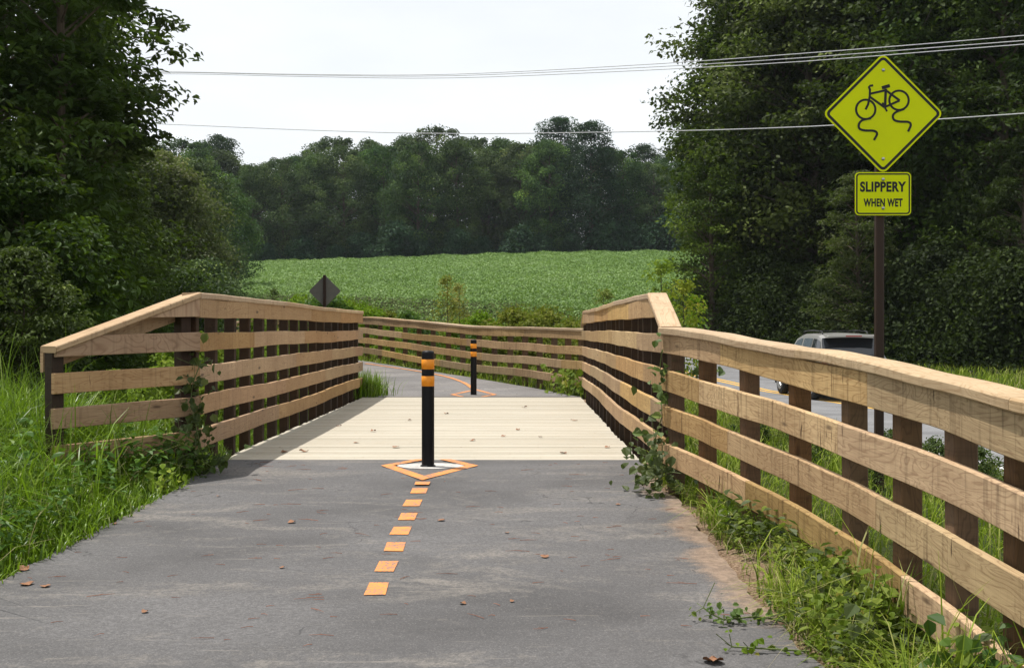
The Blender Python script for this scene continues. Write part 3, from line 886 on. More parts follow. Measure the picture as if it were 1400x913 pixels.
# ------------------------------------------------------------------ signs
def rrect(hx, hy, r, n=6):
    out = []
    for cx, cy, a0 in ((hx - r, hy - r, 0), (-hx + r, hy - r, 90), (-hx + r, -hy + r, 180), (hx - r, -hy + r, 270)):
        for k in range(n + 1):
            a = R(a0 + 90 * k / n); out.append((cx + r * math.cos(a), cy + r * math.sin(a)))
    return out
def ring_mesh(outer, inner, z0, z1, Mx):
    n = len(outer); V = []
    for z in (z0, z1):
        V += [Mx @ Vector((p[0], p[1], z)) for p in outer] + [Mx @ Vector((p[0], p[1], z)) for p in inner]
    Fc = []
    for i in range(n):
        j = (i + 1) % n
        Fc.append((2 * n + i, 2 * n + j, 3 * n + j, 3 * n + i))
        Fc.append((i, j, 2 * n + j, 2 * n + i)); Fc.append((n + j, n + i, 3 * n + i, 3 * n + j))
    return V, Fc
def stroke(m, pts, w, z0, z1, Mx, closed=False):
    """flat ribbon of width w through 2-D points, slightly thick"""
    P = [Vector(p) for p in pts]; n = len(P); L = []; Rr = []
    for i in range(n):
        if closed: a, b = P[(i - 1) % n], P[(i + 1) % n]
        else: a, b = P[max(i - 1, 0)], P[min(i + 1, n - 1)]
        t = (b - a).normalized(); q = Vector((-t.y, t.x)) * w / 2
        L.append(P[i] + q); Rr.append(P[i] - q)
    V = [Mx @ Vector((p.x, p.y, z1)) for p in L + Rr] + [Mx @ Vector((p.x, p.y, z0)) for p in L + Rr]
    Fc = []
    for i in range(n if closed else n - 1):
        j = (i + 1) % n
        Fc.append((i, n + i, n + j, j)); Fc.append((2 * n + i, i, j, 2 * n + j)); Fc.append((3 * n + i, 3 * n + j, n + j, n + i))
    m.add(V, Fc)
SX, SY = 2.595, 8.42
sgz = float(zterr(SX, SY))
sign = empty('warning_sign', (SX, SY, sgz), label='yellow green diamond bicycle sign above a SLIPPERY WHEN WET plate on a brown post', cat='sign')
# sign-plane: local x right, y up, z toward the camera
MS = Matrix(((1, 0, 0, SX + .012), (0, 0, -1, SY - .045), (0, 1, 0, 0), (0, 0, 0, 1)))
def at_sign(dx, zc): 
    m = MS.copy(); m[0][3] += dx; m[2][3] = zc; return m
s_ = F / SY
zc = HC + (450 - 158) / s_
zpq = HC + (450 - 266.5) / s_
MB().box((0, 0, 0.5 * (zc + .36 - sgz + .3) - .3), (.058, .055, zc + .36 - sgz + .3), ch=.006).build('post', M['brown_steel'], sign)
half = 0.305
R45 = Matrix.Rotation(R(45), 4, 'Z')
MD = at_sign(0, zc)
panel = MB().prism([tuple((R45 @ Vector((p[0], p[1], 0)))[:2]) for p in rrect(half, half, .042)], 0, .004, MD)
pn = panel.build('diamond_panel', M['sign_yellow'], sign)
o_ = [tuple((R45 @ Vector((p[0], p[1], 0)))[:2]) for p in rrect(half - .012, half - .012, .034)]
i_ = [tuple((R45 @ Vector((p[0], p[1], 0)))[:2]) for p in rrect(half - .031, half - .031, .018)]
mb = MB(); mb.add(*ring_mesh(o_, i_, .0035, .0052, MD)); mb.build('border', M['sign_black'], pn)
# bicycle: crop pixel coordinates of the photograph (scale 3.51*190 px per metre), centred on the panel
def bk(x, y): return ((x - 362) / (3.51 * s_), (344 - y) / (3.51 * s_))
lw = 10.5 / (3.51 * s_)
mb = MB()
def circ(cx, cy, r, n=32): return [bk(cx + r * math.cos(2 * math.pi * k / n), cy + r * math.sin(2 * math.pi * k / n)) for k in range(n)]
zz0, zz1 = .0035, .0052
stroke(mb, circ(279, 324, 46), lw, zz0, zz1, MD, True)
stroke(mb, circ(437, 281, 46), lw, zz0, zz1, MD, True)
def sm2(pts, st=6): return [(v.x, v.y) for v in smooth_line(pts, st)]
def add_st(pts, w=lw, smo=False, dzz=0.0):
    if smo: pts = sm2(pts)
    stroke(mb, [bk(*p) for p in pts], w, zz0, zz1 + dzz, MD)
add_st([(278, 325), (290, 300), (298, 262), (299, 225)], lw, False, .0002)
add_st([(299, 232), (294, 218), (300, 212), (314, 210)], lw, False, .0004)
add_st([(299, 250), (374, 233)], lw, False, .0006)
add_st([(298, 264), (368, 314)], lw, False, .0008)
add_st([(374, 226), (371, 306)], lw * 1.15, False, .001)
add_st([(355, 222), (393, 211)], lw * 1.5, False, .0012)
add_st([(378, 236), (440, 282)], lw, False, .0014)
add_st([(440, 282), (372, 312)], lw, False, .0016)
add_st([(358, 292), (380, 334)], lw * .8, False, .0018)
add_st([(304, 366), (262, 376), (246, 396), (250, 416), (276, 424), (318, 426), (333, 440), (318, 470)], lw, True, .002)
add_st([(462, 322), (424, 336), (408, 354), (414, 374), (440, 382), (480, 384), (493, 398), (480, 430)], lw, True, .002)
mb.build('bicycle_symbol', M['sign_black'], pn)
def bolt(x, z, par):
    m = MB(); n = 14; V = []; Fc = []
    for rr, d in ((.0115, .0), (.0115, .004), (.008, .007), (.001, .008)):
        for k in range(n):
            a = 2 * math.pi * k / n; V.append((SX + .012 + x + rr * math.cos(a), SY - .0495 - d - .0008, z + rr * math.sin(a)))
    for i in range(3):
        for k in range(n):
            j = (k + 1) % n; Fc.append((i * n + k, i * n + j, (i + 1) * n + j, (i + 1) * n + k))
    m.add(V, Fc); m.build('bolt', M['steel'], par, True)
bolt(0, zc + .31, pn); bolt(0, zc - .322, pn)
MQ = at_sign(0.0, zpq)
pw, ph = 0.200, 0.1535
pq = MB().prism(rrect(pw, ph, .03), 0, .004, MQ).build('plate', M['sign_yellow'], sign)
mb = MB(); mb.add(*ring_mesh(rrect(pw - .008, ph - .008, .024), rrect(pw - .018, ph - .018, .015), .0035, .0052, MQ)); mb.build('border', M['sign_black'], pq)
def text(txt, width, height, cz, par, cx=0.0):
    cu = bpy.data.curves.new('lettering', 'FONT'); cu.body = txt; cu.align_x = 'CENTER'; cu.align_y = 'CENTER'
    cu.size = 1.0; cu.offset = 0.042; cu.space_character = 1.08
    tob = bpy.data.objects.new('tmp', cu); COL.objects.link(tob)
    bpy.context.view_layer.update()
    me = bpy.data.meshes.new_from_object(tob.evaluated_get(bpy.context.evaluated_depsgraph_get()))
    bpy.data.objects.remove(tob)
    c = np.zeros(len(me.vertices) * 3); me.vertices.foreach_get('co', c); c = c.reshape(-1, 3)
    mn, mxx = c.min(0), c.max(0)
    c[:, 0] = (c[:, 0] - (mn[0] + mxx[0]) / 2) / (mxx[0] - mn[0]) * width
    c[:, 1] = (c[:, 1] - (mn[1] + mxx[1]) / 2) / (mxx[1] - mn[1]) * height
    P = np.stack([SX + .012 + cx + c[:, 0], np.full(len(c), SY - .045 - .0052), cz + c[:, 1]], -1)
    me.vertices.foreach_set('co', P.ravel()); me.update()
    return link('lettering', me, M['sign_black'], par)
text('SLIPPERY', 62.5 / s_, 14.2 / s_, HC + (450 - 257.0) / s_, pq)
text('WHEN WET', 53 / s_, 11.2 / s_, HC + (450 - 278.5) / s_, pq)
bolt(0, HC + (450 - 247) / s_, pq); bolt(0, HC + (450 - 286) / s_, pq)
child_fix(sign)
bpy.context.view_layer.update()
for q in (pn, pq):
    inv = q.matrix_world.inverted()
    for c in q.children: c.matrix_parent_inverse = Matrix.Identity(4); 
# post was built in sign-local coordinates
for c in sign.children:
    if c.name.startswith('post'): c.matrix_parent_inverse = Matrix.Identity(4)

# sign seen from behind
bx, by = -5.15, 31.2
bz = float(zterr(bx, by)); sb_ = F / by
zc2 = HC + (450 - 398) / sb_
sg2 = empty('road_sign', (bx, by, bz), label='grey back of a diamond sign on a dark post beyond the left railing', cat='sign')
MB().box((0, -.03, (zc2 + .43 - bz) / 2 - .1), (.075, .06, zc2 + .43 - bz + .2), ch=.005).build('post', M['brown_steel'], sg2)
Mx = Matrix(((1, 0, 0, 0), (0, 0, 1, .006), (0, 1, 0, zc2 - bz), (0, 0, 0, 1)))
MB().prism([tuple((R45 @ Vector((p[0], p[1], 0)))[:2]) for p in rrect(.305, .305, .035)], 0, .004, Mx).build('diamond_panel', M['sign_back'], sg2)

# ------------------------------------------------------------------ vegetation
def leaf_arrays(C, N_, D, size, asp=0.5, kind='quad', fold=0.25, jit=None):
    """C centres, N_ normals, D directions (unit, orthogonalised here)"""
    D = D - N_ * np.sum(D * N_, 1, keepdims=True)
    D /= np.linalg.norm(D, axis=1, keepdims=True) + 1e-9
    S = np.cross(N_, D)
    sz = size[:, None] if isinstance(size, np.ndarray) else size
    n = len(C)
    if kind == 'quad':
        P = np.stack([C - D * sz * .5, C + S * sz * asp * .5 + D * sz * -.05, C + D * sz * .5 - N_ * sz * .08, C - S * sz * asp * .5 + D * sz * -.05], 1)
        return P.reshape(-1, 3), np.arange(n * 4).reshape(n, 4)
    w = sz * asp * .5
    P = np.stack([C - D * sz * .5, C - D * sz * .22 + S * w * .95 + N_ * w * fold, C + D * sz * .15 + S * w * .85 + N_ * w * fold, C + D * sz * .5 - N_ * sz * .12,
                  C + D * sz * .15 - S * w * .85 + N_ * w * fold, C - D * sz * .22 - S * w * .95 + N_ * w * fold], 1)
    b = (np.arange(n) * 6)[:, None]
    Fq = np.concatenate([b + np.array([[0, 1, 2, 3]]), b + np.array([[0, 3, 4, 5]])], 1).reshape(-1, 4)
    return P.reshape(-1, 3), Fq

def unit(v): return v / (np.linalg.norm(v, axis=1, keepdims=True) + 1e-9)

def tree_meshes(seed, H, Rr, base=0.15, ncl=160, per=90, leaf=0.12, asp=0.5, prof='round', clr=0.2, kind='quad', lean=(0, 0), trunk_r=None, flat=0.6, up=0.6, inner=0.5):
    r = np.random.default_rng(seed); rp = random.Random(seed)
    # crown outline with lobes
    ph = r.uniform(0, 6.28, 6); am = r.uniform(.08, .2, 6)
    def lobes(a, t): return 1 + am[0] * np.sin(2 * a + ph[0] + 3 * t) + am[1] * np.sin(3 * a + ph[1] - 5 * t) + am[2] * np.sin(9 * t + ph[2]) * .9 + am[3] * np.sin(5 * a + ph[3] + 8 * t) * .6
    def pf(t):
        if prof == 'round': return np.sqrt(np.clip(1 - ((t - .42) / .60) ** 2, 0.02, 1))
        if prof == 'cone': return np.sqrt(np.clip(1.0 - t ** 1.6, 0.0, 1)) * .9 + .04
        if prof == 'tall': return np.clip(np.minimum(1, (1.03 - t) * 2.1), .04, 1) ** .6 * np.clip(.75 + t * .5, 0, 1)
        return np.sqrt(np.clip(1 - t * t, 0.03, 1))      # bush
    t = r.uniform(0, 1, ncl) ** (1.15 if prof == 'cone' else 0.95)
    ang = r.uniform(0, 2 * math.pi, ncl)
    if prof == 'cone': am *= .3
    rad = Rr * pf(t) * lobes(ang, t) * (inner + (1 - inner) * r.uniform(0, 1, ncl) ** .5) 
    zc = H * (base + (1 - base) * t) * .97
    lx, ly = lean
    cx = np.cos(ang) * rad + lx * zc / H; cy = np.sin(ang) * rad + ly * zc / H
    # trunk and limbs
    m = MB(); tr = trunk_r or H * 0.016
    n = 9; tp = []
    wx, wy = rp.uniform(-1, 1) * H * .015, rp.uniform(-1, 1) * H * .015
    for k in range(n + 1):
        f = k / n
        tp.append((lx * f + wx * math.sin(f * 5), ly * f + wy * math.sin(f * 4 + 1), H * .93 * f - .3 * (k == 0)))
    m.tube(tp, [tr * (1.35 if k == 0 else 1) * (1 - .9 * (k / n)) + .006 for k in range(n + 1)], 8)
    def trunk_at(z):
        f = min(max(z / (H * .93), 0), 1); k = min(int(f * n), n - 1); u = f * n - k
        return Vector(tp[k]).lerp(Vector(tp[k + 1]), u)
    sel = list(range(ncl)); rp.shuffle(sel)
    for i in sel[:min(ncl, 90)]:
        c = Vector((cx[i], cy[i], zc[i])); d = math.hypot(cx[i], cy[i])
        z0 = max(H * base * .5, zc[i] - d * rp.uniform(.35, .8)); a = trunk_at(z0)
        mid = a.lerp(c, .5) + Vector((rp.uniform(-.1, .1) * d, rp.uniform(-.1, .1) * d, .08 * d))
        rr = tr * .33 * (1 - .6 * z0 / H)
        m.tube([a, mid, c], [rr, rr * .6, rr * .15], 4, False)
    wood = m.mesh('trunk')
    # leaves
    cnt = per
    ci = np.repeat(np.arange(ncl), cnt); Nn = len(ci)
    cs = Rr * clr * r.uniform(.55, 1.4, ncl) * (.45 + .55 * np.clip(pf(t), 0, 1))
    off = r.normal(0, 1, (Nn, 3)); off /= np.maximum(1, np.linalg.norm(off, axis=1, keepdims=True) / 1.7)
    off *= cs[ci][:, None] * np.array([1, 1, flat])
    C = np.stack([cx[ci], cy[ci], zc[ci]], 1) + off
    C[:, 2] = np.maximum(C[:, 2], 0.05)
    outw = unit(off + 1e-6)
    Nr = unit(np.array([0, 0, up]) + r.normal(0, .55, (Nn, 3)) + outw * .35)
    D = unit(outw + r.normal(0, .5, (Nn, 3)) + np.array([0, 0, -.25]))
    V, Fq = leaf_arrays(C, Nr, D, leaf * r.uniform(.65, 1.3, Nn), asp, kind)
    rn = np.clip(r.uniform(0, 1, ncl)[ci] ** 3.0 * .78 + r.uniform(0, .22, Nn), 0, 1)  # few bright clusters among dark ones: sunlit and shadowed sprays painted as leaf tone
    if kind != 'quad': rn = np.repeat(rn, 2)
    crown = np_mesh('crown', V, Fq, rnd=rn)
    return wood, crown

def place_tree(meshes, x, y, mat, label, group, cat='tree', name='tree', scale=1.0, rz=None, z=None, sz=None):
    zz = float(zterr(x, y)) if z is None else z
    t = empty(name, (x, y, zz), random.uniform(0, 6.28) if rz is None else rz, label, cat, group)
    t.scale = (scale, scale, sz or scale)
    for nm, me, mt in (('trunk', meshes[0], M['bark']), ('crown', meshes[1], mat)):
        if not me.materials: me.materials.append(mt)
        ob = bpy.data.objects.new(nm, me); COL.objects.link(ob); ob.parent = t
        if me.materials[0] != mt:
            ob.material_slots[0].link = 'OBJECT'; ob.material_slots[0].material = mt
    return t
def px(x, d): return (x - 708) * d / F      # image column -> X at distance d

# far line of woods
T1 = tree_meshes(11, 17, 4.9, .03, 210, 150, .25, .7, 'round', .16, flat=.75, inner=.45)
T2 = tree_meshes(12, 17, 4.0, .02, 200, 150, .25, .7, 'tall', .19, flat=.75, inner=.45)
T3 = tree_meshes(13, 17, 4.6, .02, 300, 110, .25, .5, 'cone', .17, flat=.7, inner=.3)
T4 = tree_meshes(14, 17, 5.6, .02, 220, 150, .25, .7, 'round', .15, flat=.7, inner=.45)
protos = {'a': T1, 'b': T2, 'c': T3, 'd': T4}
top = [(100, 185), (150, 190), (200, 200), (265, 188), (300, 182), (345, 222), (390, 208), (440, 205), (480, 192), (540, 182), (600, 172), (640, 188), (700, 186), (740, 192), (765, 160), (808, 164), (850, 204), (900, 206), (960, 200), (1040, 200), (1120, 200)]
far = []
row = [(268, 'a'), (305, 'b'), (345, 'a'), (385, 'd'), (430, 'b'), (470, 'a'), (525, 'd'), (572, 'a'), (625, 'b'), (668, 'a'), (712, 'd'), (752, 'b'), (808, 'c'), (852, 'a'), (895, 'd'), (940, 'a'), (985, 'b'), (1040, 'a')]
word = ['broad', 'wide', 'rounded', 'upright', 'dense']
for i, (x, k) in enumerate(row):
    d = 166 + random.uniform(-2, 6) + 0.04 * px(x, 165)
    X_ = px(x, d); z = float(zterr(X_, d)); ty = np.interp(x, [p[0] for p in top], [p[1] for p in top]) + random.uniform(0, 20)
    Ht = HC + (450 - ty) * d / F - z
    if x in (808,): Ht = HC + (450 - 164) * d / F - z
    far.append((x, d, k, Ht))
ORD = ['first', 'second', 'third', 'fourth', 'fifth', 'sixth', 'seventh', 'eighth', 'ninth', 'tenth', 'eleventh', 'twelfth', 'thirteenth', 'fourteenth', 'fifteenth', 'sixteenth', 'seventeenth', 'eighteenth', 'nineteenth', 'twentieth']
for i, (x, d, k, Ht) in enumerate(sorted(far)):
    kind = {'a': 'round topped', 'b': 'upright', 'c': 'tall conical evergreen', 'd': 'wide spreading'}[k]
    side = 'behind the left end of the crop field' if x < 400 else 'behind the middle of the crop field' if x < 700 else 'behind the right end of the crop field'
    kind = {'a': 'round topped', 'b': 'upright', 'c': 'conical evergreen', 'd': 'wide spreading'}[k]
    lab = f'{kind} tree, {ORD[i]} from the left in the front row of the far wood'
    if i == len(far) - 1: lab = 'round topped tree at the right end of the far wood, behind the roadside trees'
    place_tree(protos[k], px(x, d), d, M['leaf_pine'] if k == 'c' else M['leaf_far'], lab, 'trees along the far edge of the crop field', scale=Ht / 17 * (1.0 if k != 'c' else 1.12), sz=Ht / 17)
SEC = [(150, 'b', 190), (250, 'a', 188), (300, 'c', 183), (395, 'a', 212), (462, 'd', 188), (508, 'b', 190), (598, 'a', 171), (648, 'd', 188), (765, 'c', 158), (730, 'a', 192), (832, 'b', 200), (880, 'c', 196), (930, 'a', 200), (1010, 'd', 200), (200, 'd', 195), (350, 'd', 225), (430, 'a', 206), (560, 'b', 184), (690, 'b', 188)]
XS2 = sorted(q[0] for q in SEC)
for i, (x, k, ty) in enumerate(SEC):
    d = 177 + random.uniform(-2, 3); X_ = px(x, d); z = float(zterr(X_, d)); Ht = HC + (450 - ty) * d / F - z
    lab = f'tree crown showing over the front row of the far wood, {"pointed" if k == "c" else "rounded"} top, number {i + 1} of the back row'
    lab = {598: 'dark round crown rising highest over the middle of the far wood', 765: 'pointed evergreen top rising over the far wood right of centre'}.get(x, f'dark tree mostly hidden in the second row of the far wood, {ORD[XS2.index(x)]} from the left')
    place_tree(protos[k], X_, d, M['leaf_pine'] if k == 'c' else M['leaf_far'], lab, 'trees in the second row of the far wood', scale=Ht / 17 * (1.2 if k == 'c' else 1.1), sz=Ht / 17)
# bushes skirting the far wood
B1 = tree_meshes(21, 3.0, 1.9, .02, 90, 60, .22, .7, 'bush', .28, flat=.8, inner=.2)
B2 = tree_meshes(22, 3.0, 1.6, .02, 90, 60, .20, .6, 'bush', .3, flat=.8, inner=.2)
# woods right of the road
Q1 = tree_meshes(31, 21, 3.7, .03, 300, 120, .23, .6, 'tall', .19, flat=.42, inner=.3)
Q2 = tree_meshes(32, 20, 3.9, .04, 300, 120, .23, .6, 'round', .18, flat=.40, inner=.3)
Q3 = tree_meshes(33, 18, 3.4, .02, 300, 130, .21, .4, 'tall', .18, flat=.3, inner=.25)
right = [(1022, 58, Q1, 1.0, 'first tree of the roadside wood, standing against the sky beside the field'),
         (1065, 56, Q2, 1.1, 'dark broad tree behind the roof of the passing car'),
         (1105, 53, Q1, 1.05, 'tall tree left of the diamond sign across the road'),
         (1165, 52, Q3, 1.1, 'dark tree directly behind the bicycle sign'),
         (1235, 50, Q2, 1.05, 'dark tree across the road just right of the bicycle sign'),
         (1300, 48, Q1, 1.0, 'dark tree across the road midway between the sign and the right edge'),
         (1370, 45, Q3, 1.05, 'dark tree across the road at the right edge of the photo'),
         (1450, 44, Q2, 1.0, 'dark tree whose left branches enter the photo at its right edge')]
M['leaf_edge'] = mat_leaf('sunlit_edge_leaf', (0.014, 0.030, 0.006), (0.13, 0.20, 0.022), (0.17, 0.22, 0.03), 0.28, spec=0.1)  # brighter copy of the roadside leaf, sunlight put into its colour
for x, d, q, sc, lab in right:
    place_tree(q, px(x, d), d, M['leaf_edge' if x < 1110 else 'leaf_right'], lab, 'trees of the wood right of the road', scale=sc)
INN = ['second row, nearest the field', 'second row, behind the passing car', 'second row, left of the diamond sign', 'second row, behind the diamond sign', 'second row, just right of the diamond sign', 'second row, between sign and right edge', 'second row, at the right edge', 'third row, above the sign plate', 'third row, right of the sign', 'third row, nearest the field', 'third row, at the right edge']
for i, (x, d, q) in enumerate([(1045, 66, Q2), (1085, 64, Q1), (1140, 62, Q2), (1205, 60, Q1), (1275, 58, Q2), (1350, 56, Q1), (1430, 54, Q2), (1180, 72, Q1), (1300, 70, Q1), (1080, 76, Q2), (1420, 66, Q1)]):
    place_tree(q, px(x, d), d, M['leaf_right'], f'dark tree deep in the roadside wood, {INN[i]}', 'inner trees of the roadside wood', scale=1.1)
Y1 = tree_meshes(41, 7.6, 1.5, .12, 120, 110, .13, .45, 'tall', .22, flat=.4)
place_tree(Y1, px(1172, 45), 45, M['leaf_olive'], 'light green young tree with feathery sprays left of the sign post across the road', 'young trees by the road', 'tree', 'young_tree')
place_tree(Y1, px(972, 54), 54, M['leaf_edge'], 'light green young tree at the left foot of the roadside wood', 'young trees by the road', 'tree', 'young_tree', scale=1.3)
place_tree(Y1, px(1395, 41), 41, M['leaf_right'], 'small green tree at the right edge among the dark roadside trees', 'young trees by the road', 'tree', 'young_tree', scale=1.0)
B3 = tree_meshes(43, 3.2, 2.0, .0, 120, 120, .13, .6, 'bush', .26, flat=.7, inner=.2)
# woods on the left, close by
L1 = tree_meshes(51, 11.5, 1.2, .10, 190, 75, .16, .46, 'tall', .27, kind='leaf', flat=.26, trunk_r=.10, inner=.15, up=.9)
L2 = tree_meshes(52, 12.5, 2.3, .05, 240, 80, .16, .46, 'tall', .25, kind='leaf', flat=.26, trunk_r=.12, inner=.15, up=.9)
L3 = tree_meshes(53, 5.2, 1.9, .03, 150, 90, .14, .5, 'bush', .27, kind='leaf', flat=.32, trunk_r=.05, inner=.2, up=.9)
left = [(L1, -7.0, 17.9, 1.0, 'slender leafy tree with the dark straight trunk nearest the left railing'),
        (L2, -9.4, 19.5, 1.0, 'dense leafy tree left of the slender trunk at the left edge'),
        (L2, -10.4, 23, 1.05, 'dark tree behind the others at the left edge of the photo'),
        (L1, -9.0, 24.5, 1.05, 'dark slender tree standing behind the nearest trunk on the left'),
        (L2, -9.9, 16, .95, 'near tree whose right branches fill the top left corner'),
        (L2, -12.3, 28, 1.0, 'tree deep in the left wood behind the railing'),
        (L2, -14.5, 25, 1.1, 'tree deep in the left wood at the frame edge'),
        (L1, -11.6, 31, 1.0, 'thin tree at the back of the left wood')]
for q, x, y, sc, lab in left:
    place_tree(q, x, y, M['leaf_near'], lab, 'trees of the near wood on the left', scale=sc)
for i, (x, y, sc, lab) in enumerate([(-6.4, 15.2, .68, 'dark shrub just behind the middle of the sloping left cap'), (-7.35, 19.6, .72, 'leafy shrub reaching furthest right of the near wood, above the left railing corner'),
        (-8.7, 22.5, .85, 'shrub behind the rightmost leafy sprays of the near wood'), (-5.6, 13.2, .42, 'small low shrub behind the gap under the sloping left cap'), (-8.0, 15.6, .9, 'dark shrub left of the end post, second from the frame edge'),
        (-9.6, 26.5, .95, 'shrub far back between the near trunks'), (-6.9, 12.4, .6, 'dark shrub directly behind the splayed end post'), (-8.0, 11.6, .7, 'dark shrub at the left edge of the photo above the tall grass'), (-10.8, 30, .9, 'rearmost shrub of the near wood on the left'), (-9.3, 13.6, .9, 'tall shrub against the left frame edge')]):
    place_tree(L3, x, y, M['leaf_near'], lab, 'shrubs under the left trees', 'shrub', 'shrub', scale=sc)
# middle distance, left
O1 = tree_meshes(61, 10.5, 2.9, .04, 260, 90, .20, .6, 'round', .18, flat=.6, inner=.3)
for i, (x, d, hy, mt, lab) in enumerate([(215, 62, 205, 'leaf_olive', 'olive green tree beyond the near wood, left of the field'), (238, 56, 225, 'leaf_olive', 'rounded olive tree just right of the near leafy branches'), (180, 54, 200, 'leaf_olive', 'olive green tree half hidden by the near branches'), (300, 95, 235, 'leaf_far', 'green tree standing at the left end of the crop field'), (265, 85, 215, 'leaf_far', 'green tree behind the olive trees on the left'), (120, 60, 190, 'leaf_far', 'green tree seen through the near trunks'), (60, 58, 180, 'leaf_far', 'green tree far behind the leftmost trunks')]):
    X_ = px(x, d); z = float(zterr(X_, d)); Ht = HC + (450 - hy) * d / F - z
    place_tree(O1, X_, d, M[mt], lab, 'trees left of the crop field', scale=Ht / 10.5)
place_tree(B3, px(276, 50), 50, M['leaf_far'], 'dark rounded bush where the field meets the left trees', 'bushes beside the field', 'bush', 'bush', scale=1.05, sz=1.15)
place_tree(B3, px(250, 44), 44, M['leaf_near'], 'dark bush behind the sloping cap of the left railing', 'bushes beside the field', 'bush', 'bush', scale=.9)

class Stuff:
    """many small plants merged into one uncountable mass"""
    def __init__(s): s.V = []; s.F = []; s.r = []; s.n = 0
    def add(s, me, x, y, sc, z=None, sz=None):
        n = len(me.vertices); c = np.empty(n * 3, np.float32); me.vertices.foreach_get('co', c); c = c.reshape(-1, 3)
        f = np.empty(len(me.polygons) * 4, np.int32); me.polygons.foreach_get('vertices', f); f = f.reshape(-1, 4)
        r_ = np.empty(len(me.polygons), np.float32); me.attributes['rnd'].data.foreach_get('value', r_)
        a = random.uniform(0, 6.28); ca, sa = math.cos(a), math.sin(a)
        zz = float(zterr(x, y)) if z is None else z
        P = np.stack([(c[:, 0] * ca - c[:, 1] * sa) * sc + x, (c[:, 0] * sa + c[:, 1] * ca) * sc + y, c[:, 2] * (sz or sc) + zz], 1)
        s.V.append(P); s.F.append(f + s.n); s.r.append(np.clip(r_ * .8 + random.uniform(0, .2), 0, 1)); s.n += n
    def build(s, name, mat, label, cat):
        return tag(link(name, np_mesh(name, np.concatenate(s.V), np.concatenate(s.F), rnd=np.concatenate(s.r)), mat), label, cat, None, 'stuff')
# saplings and weeds between fence and field
S1 = tree_meshes(71, 2.6, .42, .15, 34, 26, .075, .55, 'tall', .3, kind='leaf', trunk_r=.012, flat=.8, inner=.2)
S2 = tree_meshes(72, 1.3, .65, .0, 60, 40, .07, .6, 'bush', .26, kind='leaf', trunk_r=.012, flat=.8, inner=.2)
S3 = tree_meshes(73, 1.0, .45, .0, 40, 40, .07, .6, 'bush', .3, kind='leaf', trunk_r=.01, flat=.8, inner=.2)
def topscale(x, d, ytop, h):
    z = float(zterr(px(x, d), d)); return (HC + (450 - ytop) * d / F - z) / h
for x, d, yt, q, h, mt, lab in [(612, 27.5, 374, S1, 2.6, 'leaf_yellow', 'spindly yellow green sapling above the middle of the curved fence'),
                             (628, 28.5, 385, S1, 2.6, 'leaf_yellow', 'second thinner sapling just right of the spindly one'),
                             (905, 24, 350, S1, 2.6, 'leaf_bright', 'yellow green sapling rising behind the top of the right railing'),
                             (935, 23, 378, S1, 2.6, 'leaf_yellow', 'shorter yellowing sapling behind the sloping cap of the right railing'),
                             (952, 24, 400, S1, 2.6, 'leaf_bright', 'low sapling beside the foot of the roadside wood'),
                             (372, 30, 392, S1, 2.6, 'leaf_vine', 'dark leafy sapling top behind the left railing cap'),
                             (825, 27, 392, S1, 2.6, 'leaf_bright', 'faint sapling over the right railing cap')]:
    if x == 372: pass
    place_tree(q, px(x, d), d, M[mt], lab, 'saplings beside the fence', 'sapling', 'sapling', scale=topscale(x, d, yt, h) if h else 1)
U = {k: Stuff() for k in ('leaf_yellow', 'leaf_bright', 'leaf_vine')}
for i in range(62):
    x = 395 + i * 7.0 + random.uniform(-6, 6)
    d = float(np.interp(x, [390, 500, 640, 800, 830], [35, 32, 26.6, 22, 22])) + random.uniform(0, 4)
    yt = np.interp(x, [400, 440, 500, 560, 640, 680, 740, 800], [408, 404, 418, 430, 438, 424, 424, 438]) + random.uniform(-5, 12)
    mt = 'leaf_yellow' if (x > 660 and random.random() < .75) or random.random() < .2 else 'leaf_bright' if random.random() < .7 else 'leaf_vine'
    U[mt].add(random.choice((S2, S3))[1], px(x, d), d, max(.5, topscale(x, d, yt, 1.3)))
U['leaf_yellow'].build('roadside_weeds', M['leaf_yellow'], 'yellowing weeds and flowers massed above the right half of the curved fence', 'weeds')
U['leaf_bright'].build('roadside_weeds', M['leaf_bright'], 'bright light green weeds mixed through the growth behind the curved fence', 'weeds')
U['leaf_vine'].build('roadside_weeds', M['leaf_vine'], 'darker green weeds mixed through the growth behind the curved fence', 'weeds')
u = Stuff()
for i in range(34):
    d = random.uniform(11, 26); u.add(random.choice((S2, S3))[1], random.uniform(-4.4, -3.2) - max(0, d - 17) * .12, d, random.uniform(.5, .9))
u.build('undergrowth', M['leaf_bright'], 'sunlit leafy undergrowth seen between the posts of the left railing', 'undergrowth')
u = Stuff(); u2 = Stuff()
for i in range(60):
    d = random.uniform(4.0, 17); x = random.uniform(1.95, 4.6) + .02 * d
    if float(pdist(np.array([x]), np.array([d]), ROADC)[0][0]) > -5.6: continue
    (u if i % 2 else u2).add(random.choice((S2, S3))[1], x, d, random.uniform(.15, .38))
u.build('bank_weeds', M['leaf_bright'], 'light green broad leaved weeds on the bank behind the right fence', 'weeds')
u2.build('bank_weeds', M['leaf_vine'], 'darker green broad leaved weeds on the bank behind the right fence', 'weeds')
u = Stuff()
for i in range(20):
    x = 200 + i * 42 + random.uniform(-8, 8); d = 161.5 + 0.04 * px(x, 162) + random.uniform(-.5, 1.2)
    u.add(random.choice((B1, B2))[1], px(x, d), d, random.uniform(.8, 1.8))
u.build('wood_edge_scrub', M['leaf_pine'], 'low dark scrub along the foot of the far wood where the crop ends', 'scrub')
u = Stuff()
